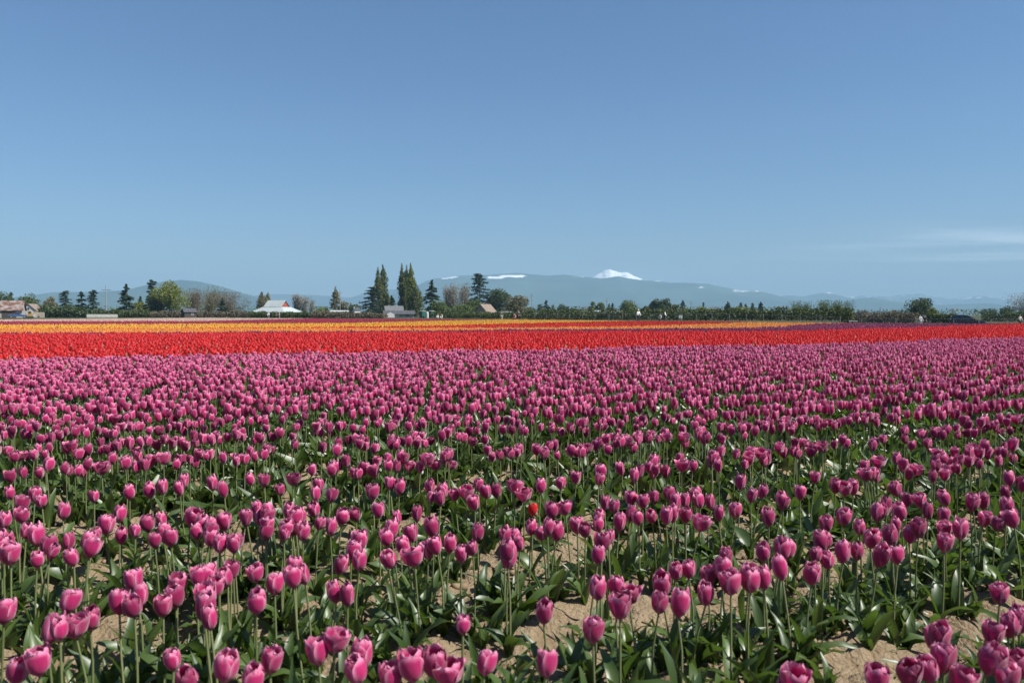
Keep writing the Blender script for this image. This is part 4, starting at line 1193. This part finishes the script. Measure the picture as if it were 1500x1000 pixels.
def bulk(tpls, pick, pos, yaw, tilt, taz, scale, tint, zscale=None):
    """many copies of small templates joined into one vertex / face list"""
    VV, QQ, AA, n0 = [], [], [], 0
    for t, (V, Q, A) in enumerate(tpls):
        s = np.where(pick == t)[0]
        if not len(s): continue
        cy, sy = np.cos(yaw[s])[:, None], np.sin(yaw[s])[:, None]
        x, y, z = V[:, 0][None], V[:, 1][None], V[:, 2][None]
        sc = scale[s][:, None]
        zs = sc if zscale is None else zscale[s][:, None]
        X, Y, Zz = (cy * x - sy * y) * sc, (sy * x + cy * y) * sc, z * zs
        ca, sa = np.cos(taz[s])[:, None], np.sin(taz[s])[:, None]
        ct, st = np.cos(tilt[s])[:, None], np.sin(tilt[s])[:, None]
        p = ca * X + sa * Y; q_ = -sa * X + ca * Y          # tilt towards azimuth taz
        p2 = ct * p + st * Zz; z2 = -st * p + ct * Zz
        out = np.stack([ca * p2 - sa * q_, sa * p2 + ca * q_, z2], -1) + pos[s][:, None, :]
        VV.append(out.reshape(-1, 3))
        QQ.append((Q[None] + (np.arange(len(s)) * len(V))[:, None, None] + n0).reshape(-1, 4))
        a = np.repeat(A[None], len(s), 0).copy(); a[:, :, 2] = tint[s][:, None]
        AA.append(a.reshape(-1, 3))
        n0 += len(s) * len(V)
    if not VV: return None
    return np.concatenate(VV), np.concatenate(QQ), np.concatenate(AA)

# ------------------------------------------------------------------ which bed a plant stands in
XB = [-400, 0, 300, 500, 650, 750, 900, 1050, 1100, 1150, 1200, 1300, 1400, 1500, 1900]
B01 = [541, 528, 520, 517.5, 515.5, 514, 511, 508, 507, 505.8, 504.5, 502, 498, 494.5, 484]
B12 = [491.8, 489.9, 489.3, 487.7, 487.2, 486.6, 486.3, 486, 486.3, 485.6, 484.6, 481, 476.4, 473, 470]
B23 = [491, 489, 488, 486.3, 485.3, 483.8, 483, 481, 479.4, 477, 473.4, 472, 470, 469, 466]
B34 = [483, 482, 481.2, 480.5, 480, 479.6, 478, 473.6, 471, 470, 469.5, 468, 467, 466, 464]
B45 = [481.6, 481, 480, 478.2, 476.2, 473.2, 470, 468, 467, 466, 465, 464, 463, 462, 461.5]
B56 = [476, 475, 473.6, 472.6, 469.2, 467.4, 465, 464, 463, 463, 462.5, 462, 462, 461.8, 461.5]
B67 = [471, 470, 469.7, 465.0, 464, 463, 463, 463, 462, 462, 462, 462, 462, 461.8, 461.5]
B78 = [467.8, 467.6, 465.0, 466.4, 467.2, 467.6, 469.2, 470.6, 471, 471.6, 472.2, 473, 473.4, 473.2, 473]   # far edge of the field
HF = 0.29
BEDS = ['pink', 'red', 'purple', 'orange', 'scarlet', 'yellow', 'crimson', 'cream']

def bed_of(x, y):
    px, py = project(x, y, HF)
    b = np.zeros(len(px), int)
    for k, bb in enumerate((B01, B12, B23, B34, B45, B56, B67)):
        b = np.where(py < np.interp(px, XB, bb), k + 1, b)
    return np.where(py < np.interp(px, XB, B78), -1, b), px, py

# rows
pts = []
for k in range(-1, 90):
    perp = ROW0 + ROWD * k
    step = 0.027 if perp < 14 else 0.036
    u = np.arange(-60, 90, step)
    u = u + rng.uniform(-0.5, 0.5, len(u)) * step
    off = rng.normal(0, 0.062, len(u)) + 0.03 * (vnoise(u * 0.7, np.full(len(u), k * 3.7)) - 0.5)
    x = UX * u + NX * (perp + off)
    y = UY * u + NY * (perp + off)
    gap = fbm(u * 1.5 + k * 13.7, np.full(len(u), k * 2.3), 3)
    gap2 = vnoise(u * 9 + k * 5.1, np.full(len(u), k * 7.9 + 0.5))
    keep = rng.uniform(0, 1, len(u)) < np.clip((0.58 + 1.5 * (gap - 0.30) + 0.7 * (gap2 - 0.35)), 0.06, 1) * np.interp(perp, [1, 3, 8, 14], [0.8, 0.95, 0.98, 1.0])
    m = keep & (y > 0.75) & (y < 40) & (np.abs(x) < 0.68 * y + 1.1)
    pts.append(np.stack([x[m], y[m]], 1))
pts = np.concatenate(pts)
bed, ppx, ppy = bed_of(pts[:, 0], pts[:, 1])

# flowers read off the photograph for the nearest rows (photo pixel of each head's middle)
def zl(ox, oy, s, L_): return [(ox + a / s, oy + b / s) for a, b in L_]
HAND = zl(0, 800, 5, [(80, 50), (10, 20), (270, 40), (370, 20), (540, 40), (650, 10), (985, 220), (1030, 310), (870, 430), (985, 460), (1300, 220), (1290, 340), (1195, 390), (1450, 220), (490, 440), (545, 540), (660, 460), (340, 560), (435, 650), (30, 520), (125, 850), (285, 750), (290, 870), (1270, 850), (1400, 900), (1490, 460)])
HAND += zl(300, 700, 3.3333, [(40, 20), (90, 30), (225, 10), (290, 20), (370, 30), (430, 10), (560, 10), (905, 25), (950, 25), (25, 235), (30, 265), (72, 315), (140, 320), (200, 208), (298, 240), (305, 165), (265, 155), (388, 257), (430, 210), (460, 160), (485, 228), (410, 170), (540, 128), (555, 190), (615, 105), (612, 210), (670, 160), (740, 147), (850, 175), (905, 220), (945, 165), (1037, 158), (1100, 60), (1105, 105), (1150, 110), (1160, 60), (1220, 55), (1278, 58), (1318, 95), (1335, 10), (1375, 55), (1425, 42), (1120, 258), (1330, 270), (885, 300), (905, 380), (975, 325), (1015, 290), (1022, 378), (1090, 330), (1135, 340), (1195, 315), (1250, 340), (1310, 340), (1480, 290), (1478, 375), (755, 310), (715, 370), (755, 390), (658, 390), (640, 520), (695, 537), (130, 425), (110, 470), (10, 470), (50, 540), (255, 470), (340, 475), (440, 430), (490, 445), (430, 510), (250, 615), (15, 590), (25, 670), (640, 805), (555, 820), (765, 830), (318, 915), (95, 960), (230, 970), (760, 960), (915, 930), (1015, 935), (1120, 925), (1195, 945), (1260, 750), (1362, 895)])
HAND += zl(700, 700, 3.3333, [(180, 60), (225, 68), (305, 30), (405, 15), (360, 172), (260, 225), (310, 235), (340, 260), (385, 245), (425, 165), (485, 205), (525, 245), (580, 200), (590, 160), (620, 115), (665, 135), (690, 185), (745, 100), (740, 155), (785, 185), (805, 110), (850, 165), (860, 80), (935, 80), (965, 105), (1010, 85), (920, 200), (950, 175), (1015, 165), (1070, 65), (1085, 100), (1140, 90), (1175, 155), (1090, 225), (1260, 135), (1330, 90), (1280, 20), (1385, 35), (1420, 212), (1490, 110), (605, 325), (640, 280), (590, 370), (180, 290), (205, 295), (150, 370), (1215, 375), (1390, 380), (1490, 345), (965, 475), (1030, 470), (1125, 450), (1190, 460), (1120, 535), (1235, 535), (1325, 450), (1330, 515), (1395, 490), (1480, 455), (890, 530), (885, 600), (975, 585), (585, 565), (670, 550), (735, 555), (695, 635), (560, 715), (320, 670), (340, 855), (1490, 980)])
HAND += zl(1050, 700, 3.3333, [(405, 65), (480, 15), (580, 35), (625, 50), (665, 30), (885, 30), (920, 90), (325, 110), (535, 205), (615, 195), (535, 270), (515, 305), (480, 370), (545, 365), (465, 440), (620, 345), (685, 335), (745, 270), (700, 230), (800, 150), (785, 165), (830, 140), (870, 210), (900, 175), (850, 300), (885, 350), (795, 365), (940, 250), (985, 260), (1000, 120), (1030, 155), (1105, 155), (1120, 100), (1115, 245), (1110, 285), (1190, 265), (1250, 100), (1240, 115), (1300, 90), (1300, 170), (1360, 190), (1415, 130), (1410, 65), (1450, 195), (1430, 15), (1490, 15), (340, 345), (320, 355), (1380, 580), (1060, 770), (1090, 800), (1350, 740), (1420, 690), (1480, 690), (1310, 920), (1420, 950), (1490, 890), (780, 950), (940, 950), (1040, 950), (1110, 900), (1190, 950), (360, 985), (1450, 740)])
HAND += zl(0, 500, 3.3333, [(50, 950), (130, 930), (180, 965), (240, 985), (330, 970), (410, 985), (460, 965), (510, 920), (590, 925), (660, 935), (720, 870), (790, 840), (755, 940), (800, 910), (835, 930), (930, 880), (960, 920), (1000, 890), (1025, 930), (1075, 985), (1140, 975), (20, 880), (110, 855), (305, 810), (205, 795), (170, 730), (50, 750), (105, 765), (20, 985), (585, 810), (1200, 870), (1300, 830), (1260, 825), (1300, 905), (1390, 920), (1440, 870), (1425, 835)])
HAND.append((392 + 240 * 0.3, 700 + 60 * 0.3))
H3 = np.array([list(on_plane(px, py, HF + 0.0)) for px, py in HAND])
RED_ONE = on_plane(700 + 265 / 3.3333, 700 + 140 / 3.3333, HF - 0.03)

infr = (ppx > -15) & (ppx < 1515)
hx, hy = project(H3[:, 0], H3[:, 1], HF)
dmin = np.full(len(pts), 1e9)
zone = (bed == 0) & (ppy > 690) & infr
zi = np.where(zone)[0]
dmin[zi] = np.min(np.hypot(ppx[zi][:, None] - hx[None], 0.8 * (ppy[zi][:, None] - hy[None])), axis=1)
fill = zone & (dmin > 20) & (rng.uniform(0, 1, len(pts)) < np.interp(ppy, [690, 705, 740, 800, 820], [1.0, 0.55, 0.35, 0.12, 0.0]))
auto = ~zone | fill
pink_pts = pts[(bed == 0) & auto]
pink_all = np.concatenate([H3[:, :2], pink_pts])
pax, pay = project(pink_all[:, 0], pink_all[:, 1], HF)
vis = (pax > 4) & (pax < 1496) & (pay < 1012)
vis[:len(H3)] = True
order = np.argsort(np.where(vis, pink_all[:, 1], 1e9))
chosen = order[:299]
rest = np.ones(len(pink_all), bool); rest[chosen] = False
pink_pts = pink_all
near = [(x, y, HF + rnd.uniform(-0.025, 0.015)) for x, y in pink_all[chosen]]

# ---- individual tulips
ME_PETAL = [[np_mesh('petal', *p[:2], None, p[2], True) for p in head_petals(s, 6, 8)] for s in range(8)]
ME_HEAD = []
for s in range(8):
    v, q_, a_ = join_tpl(head_petals(s, 4, 6))
    ME_HEAD.append(np_mesh('flower_head', v, q_, None, a_, True))
ME_LEAF = [np_mesh('leaf', *t[:2], None, None, True) for t in LEAF_HI]
ME_STEM = [np_mesh('stem', *stem_tpl(6, b)[:2], None, None, True) for b in (0.0, 0.006, -0.008, 0.012)]
for row in ME_PETAL:
    for me in row: me.materials.append(M['pink'])
for me in ME_HEAD: me.materials.append(M['pink'])
for me in ME_LEAF: me.materials.append(M['leaf'])
for me in ME_STEM: me.materials.append(M['stem'])

def place(name, me, parent, loc=(0, 0, 0), rot=(0, 0, 0), sc=(1, 1, 1)):
    o = bpy.data.objects.new(name, me)
    COL.objects.link(o)
    o.parent = parent
    o.location = loc; o.rotation_euler = rot; o.scale = sc
    return o

ORD = ['first', 'second', 'third', 'fourth', 'fifth', 'sixth', 'seventh', 'eighth', 'ninth', 'tenth', 'eleventh', 'twelfth', 'thirteenth', 'fourteenth', 'fifteenth', 'sixteenth', 'seventeenth', 'eighteenth', 'nineteenth', 'twentieth']
def ordw(n):
    if n <= 20: return ORD[n - 1]
    tens = {2: 'twenty', 3: 'thirty', 4: 'forty', 5: 'fifty', 6: 'sixty', 7: 'seventy', 8: 'eighty', 9: 'ninety'}
    return tens[n // 10] + ('-' + ORD[n % 10 - 1] if n % 10 else '-th') if n % 10 else tens[n // 10][:-1] + 'ieth'

info = []
for i, (x, y, zc) in enumerate(near):
    px_, py_ = project(np.array([x]), np.array([y]), np.array([zc]))
    info.append((round((NX * x + NY * y - ROW0) / ROWD), float(px_[0]), float(py_[0])))
rows = {}
for i, (r_, px_, py_) in enumerate(info): rows.setdefault(r_, []).append((px_, i))
MARKS = [(15, 'rusty barn'), (122, 'dark conifers'), (186, 'lone conifer'), (250, 'green tree'), (315, 'brown thicket'), (406, 'white barn'), (492, 'brown poplar'), (558, 'twin poplars'),
         (626, 'green cabins'), (702, 'tallest conifer'), (757, 'brownish tree'), (800, 'triangular conifer'), (872, 'twin trees'), (905, 'snow peak'), (975, 'dark clump'), (1035, 'grey house'),
         (1083, 'round willow'), (1120, 'solitary conifer'), (1206, 'feathery trees'), (1285, 'stub posts'), (1349, 'grey tree'), (1417, 'dark car'), (1490, 'edge tree')]
where = {}
for rank, r_ in enumerate(sorted(rows)):
    cols = {}
    for px_, i in sorted(rows[r_]): cols.setdefault(min(MARKS, key=lambda m_: abs(m_[0] - px_))[1], []).append(i)
    for mk, ids in cols.items():
        for j, i in enumerate(ids): where[i] = (rank + 1, mk, j + 1, len(ids))

order_n = sorted(range(len(near)), key=lambda i: near[i][1])
detail = set(order_n[:110])
for i, (x, y, zc) in enumerate(near):
    s = rnd.choices(range(8), [3, 2, 3, 1.8, 2.6, 2, 0.8, 1.2])[0]
    az = rnd.uniform(0, 6.283)
    lean = abs(rnd.gauss(0, 1)) * R(5)
    k = rnd.uniform(0.84, 1.12)
    Hh = SHAPES[s][1] * k
    gz = float(ground_z(x, y))
    d = Vector((math.sin(lean) * math.cos(az), math.sin(lean) * math.sin(az), math.cos(lean)))
    Ls = (zc - Hh / 2 - gz) / d.z                         # length of the stem up to the flower
    base = Vector((x, y, zc)) - d * (Ls + Hh / 2)
    root = empty('tulip', base)
    yaw = rnd.uniform(0, 6.283)
    root.rotation_euler = (Vector((0, 0, 1)).rotation_difference(d).to_matrix() @ Matrix.Rotation(yaw, 3, 'Z')).to_euler()
    rk, mk, jn, cnt = where[i]
    look = SHAPES[s][0] + (' pink tulip' if abs(d.x) < 0.045 else ' pink tulip leaning %s' % ('right' if d.x > 0 else 'left'))
    tag(root, '%s in %s row, %s below the %s' % (look, 'front' if rk == 1 else ordw(rk), 'alone' if cnt == 1 else ordw(jn) + ' from left', mk), 'tulip', 'pink tulips standing nearest')
    place('stem', rnd.choice(ME_STEM), root, (0, 0, -0.03), (0, 0, rnd.uniform(0, 6.28)), (1, 1, Ls + 0.034))
    nod = R(rnd.gauss(0, 9))
    if i in detail:
        fh = empty('flower_head', (0, 0, Ls), 0, root)
        fh.rotation_euler = (nod, 0, rnd.uniform(0, 6.28)); fh.scale = (k, k, k)
        for me in ME_PETAL[s]: place('petal', me, fh)
    else:
        place('flower_head', ME_HEAD[s], root, (0, 0, Ls), (nod, 0, rnd.uniform(0, 6.28)), (k, k, k))
    a0 = rnd.uniform(0, 6.28)
    for j in range(3):
        sc = rnd.uniform(0.75, 1.15)
        place('leaf', rnd.choice(ME_LEAF), root, (0, 0, 0.0), (rnd.gauss(0, 0.12), rnd.gauss(0.1, 0.15), a0 + 2.1 * j + rnd.uniform(-0.4, 0.4)), (sc, sc, sc))

# the one short red tulip among the pink
root = empty('tulip', (RED_ONE.x, RED_ONE.y, float(ground_z(RED_ONE.x, RED_ONE.y))))
tag(root, 'single red tulip standing among the pink ones', 'tulip')
place('stem', ME_STEM[0], root, (0, 0, -0.03), (0, 0, 0), (1, 1, HF - 0.024))
rh = ME_HEAD[7].copy(); rh.materials.clear(); rh.materials.append(M['red'])
place('flower_head', rh, root, (0, 0, HF - 0.055), (0, 0.1, 0.4))
for j in range(2): place('leaf', ME_LEAF[j], root, (0, 0, 0), (0, 0.1, 2.5 * j))

# ---- the other pink tulips, joined
def heads_for(P, zh, tpls, scale=1.0, tilt_s=0.13):
    n = len(P)
    pos = np.stack([P[:, 0], P[:, 1], zh], 1)
    return bulk(tpls, rng.integers(0, len(tpls), n), pos, rng.uniform(0, 6.28, n), np.abs(rng.normal(0, tilt_s, n)), rng.uniform(0, 6.28, n), scale * rng.uniform(0.86, 1.12, n), rng.uniform(0, 1, n))

def cat(L_):
    V, Q, A, n = [], [], [], 0
    for t in L_:
        if t is None: continue
        V.append(t[0]); Q.append(t[1] + n); A.append(t[2]); n += len(t[0])
    return np.concatenate(V), np.concatenate(Q), np.concatenate(A)

def stuff_obj(name, groups, label=None):
    """groups: list of (material, geometry)"""
    me_all, mats = [], []
    V, Q, A = cat([g for _, g in groups])
    me = np_mesh(name, V, Q, None, A, True)
    mi = np.concatenate([np.full(len(g[1]), k) for k, (_, g) in enumerate(groups)]).astype(np.int32)
    for m_, _ in groups: me.materials.append(m_)
    me.polygons.foreach_set('material_index', mi)
    return tag(link(name, me), kind='stuff')

def plants(P, zbase, tpls, per, tilt_s=0.15, smin=0.75, smax=1.15):
    n = len(P) * per
    PP = np.repeat(P, per, 0)
    zz = np.repeat(zbase, per)
    yaw = np.repeat(rng.uniform(0, 6.28, len(P)), per) + np.tile(np.arange(per) * 2 * math.pi / per, len(P)) + rng.uniform(-0.5, 0.5, n)
    return bulk(tpls, rng.integers(0, len(tpls), n), np.stack([PP[:, 0], PP[:, 1], zz], 1), yaw, np.abs(rng.normal(0, tilt_s, n)), rng.uniform(0, 6.28, n), rng.uniform(smin, smax, n), rng.uniform(0, 1, n))

def stems(P, zb, zt, n=3, seg=3):
    k = len(P)
    return bulk([stem_tpl(n, 0.0, seg), stem_tpl(n, 0.008, seg)], rng.integers(0, 2, k), np.stack([P[:, 0], P[:, 1], zb - 0.01], 1), rng.uniform(0, 6.28, k), np.abs(rng.normal(0, 0.03, k)), rng.uniform(0, 6.28, k), np.ones(k), rng.uniform(0, 1, k), zt - zb + 0.012)

P = pink_pts[rest]
zb = ground_z(P[:, 0], P[:, 1])
zt = HF - 0.032 + rng.normal(0, 0.018, len(P))
d1 = P[:, 1] < 5.6
HEAD_LO = [join_tpl(head_petals(s, 2, 4)) for s in (0, 1, 2, 3, 4, 5, 0, 2, 4, 7, 6)]
stuff_obj('pink_tulips', [(M['pink'], cat([heads_for(P[d1], zt[d1], HEAD_LO), heads_for(P[~d1], zt[~d1], [CUP6], 1.12)])),
                          (M['stem'], cat([stems(P[d1], zb[d1], zt[d1], 4), stems(P[~d1][::2], zb[~d1][::2], zt[~d1][::2], 3, 1)])),
                          (M['leaf'], cat([plants(P[d1], zb[d1], LEAF_LO, 3), plants(P[~d1], zb[~d1], LEAF_FAR, 2, 0.3, 0.8, 1.4)]))])

# leafy plants without flowers fill the near rows
fp = []
for k in range(-1, 14):
    u = np.arange(-5, 14, 0.024 if k < 4 else 0.030)
    den = fbm(u * 0.9 + k * 3.3, np.full(len(u), k * 1.7), 3)
    m = rng.uniform(0, 1, len(u)) < np.clip((den - 0.18) * 3.6 + 0.2 * max(0, k - 1), 0.25, 1)
    u = u[m]
    off = rng.normal(0, 0.140 + 0.010 * min(8, max(0, k)), len(u)) + ROW0 + ROWD * k
    x, y = UX * u + NX * off, UY * u + NY * off
    m = (y > 0.9) & (y < 9.0) & (np.abs(x) < 0.68 * y + 1.0)
    fp.append(np.stack([x[m], y[m]], 1))
fp = np.concatenate(fp)
fz = ground_z(fp[:, 0], fp[:, 1])
fn = fp[:, 1] < 3.6
stuff_obj('tulip_foliage', [(M['leaf'], cat([plants(fp[fn], fz[fn], LEAF_LO, 6, 0.33, 0.45, 1.05), plants(fp[~fn], fz[~fn], LEAF_FAR, 5, 0.33, 0.65, 1.25)]))])

# ---- the other beds
for k, col in enumerate(BEDS):
    if k == 0: continue
    groups_h, groups_l = [], []
    P = pts[bed == k]
    if len(P):
        # the tulips nearest the camera keep more shape
        z = HF - 0.032 + rng.normal(0, 0.022, len(P))
        groups_h.append(heads_for(P, z, [CUP5], 1.25, 0.12))
        sub_ = P[P[:, 1] < 20][::6]
        groups_l.append(plants(sub_, np.zeros(len(sub_)) - 0.03, LEAF_FAR, 1, 0.2, 0.6, 0.9))
    # farther than 40 m: scattered plants
    n = 300000
    Z = np.sqrt(rng.uniform(38.5 ** 2, 230 ** 2, n))
    X = rng.uniform(-0.70, 0.70, n) * Z
    b2, px2, py2 = bed_of(X, Z)
    keep = (b2 == k) & (Z >= 40) & (rng.uniform(0, 1, n) < np.interp(Z, [40, 60, 90, 230], [1.0, 0.75, 0.42, 0.3]))
    Q = np.stack([X[keep], Z[keep]], 1)
    if len(Q):
        z = HF - 0.034 + rng.normal(0, 0.02, len(Q))
        sc = np.interp(Q[:, 1], [40, 80, 230], [2.0, 2.7, 3.6])
        m_ = len(Q)
        pos = np.stack([Q[:, 0], Q[:, 1], z - 0.03 * (sc - 1)], 1)
        groups_h.append(bulk([CUP4], np.zeros(m_, int), pos, rng.uniform(0, 6.28, m_), np.abs(rng.normal(0, 0.1, m_)), rng.uniform(0, 6.28, m_), sc, rng.uniform(0, 1, m_), np.full(m_, 1.1)))
        s3 = Q[::30]
        groups_l.append(plants(s3, np.zeros(len(s3)), LEAF_FAR, 1, 0.2, 0.6, 0.9))
    gs = []
    if groups_h: gs.append((M[col], cat(groups_h)))
    if groups_l: gs.append((M['leaf'], cat(groups_l)))
    if gs: stuff_obj({'red': 'red_tulips', 'purple': 'purple_tulips', 'orange': 'orange_tulips', 'scarlet': 'scarlet_tulips', 'yellow': 'yellow_tulips', 'crimson': 'crimson_tulips', 'cream': 'cream_tulips'}[col], gs)
    print(col, len(P), int(keep.sum()))

# ------------------------------------------------------------------ clods and weeds on the bare soil
def clods():
    n = 2800
    y = 1.2 + 4.2 * rng.uniform(0, 1, n) ** 0.8
    x = rng.uniform(-0.75, 0.75, n) * y
    z = ground_z(x, y)
    g = np.random.default_rng(4)
    tp = []
    for t in range(4):
        V = np.array([(a, b, c) for c in (-1, 1) for b in (-1, 1) for a in (-1, 1)], float)
        V = V / np.linalg.norm(V, axis=1, keepdims=True) * g.uniform(0.6, 1.15, (8, 1))
        Q = np.array([(0, 2, 3, 1), (4, 5, 7, 6), (0, 1, 5, 4), (2, 6, 7, 3), (0, 4, 6, 2), (1, 3, 7, 5)])
        tp.append((V, Q, np.zeros((8, 3))))
    s = 0.004 + 0.020 * rng.uniform(0, 1, n) ** 3
    return stuff_obj('soil_clods', [(M['clod'], bulk(tp, rng.integers(0, 4, n), np.stack([x, y, z + s * 0.25], 1), rng.uniform(0, 6.28, n), rng.uniform(0, 0.6, n), rng.uniform(0, 6.28, n), s, rng.uniform(0, 1, n), s * 0.75))])
clods()

def weeds():
    n = 230
    y = 1.2 + 3.2 * rng.uniform(0, 1, n)
    x = rng.uniform(-0.72, 0.75, n) * y
    keep = fbm(x * 1.3 + 30, y * 1.3, 3) > 0.44
    P = np.stack([x[keep], y[keep]], 1)
    P = np.repeat(P, 14, 0) + rng.normal(0, 0.03, (keep.sum() * 14, 2))
    bl = [leaf_tpl(0.06, 0.006, 0.7, 2, gl, 0.3), leaf_tpl(0.04, 0.010, 1.1, 2, gl, -0.4)]
    return stuff_obj('weeds', [(M['weed'], plants(P, ground_z(P[:, 0], P[:, 1]) + 0.008, bl, 2, 0.4, 0.4, 1.0))])
weeds()
print('tulips near', len(near), 'pink rest', int(rest.sum()), 'objects', len(bpy.data.objects))
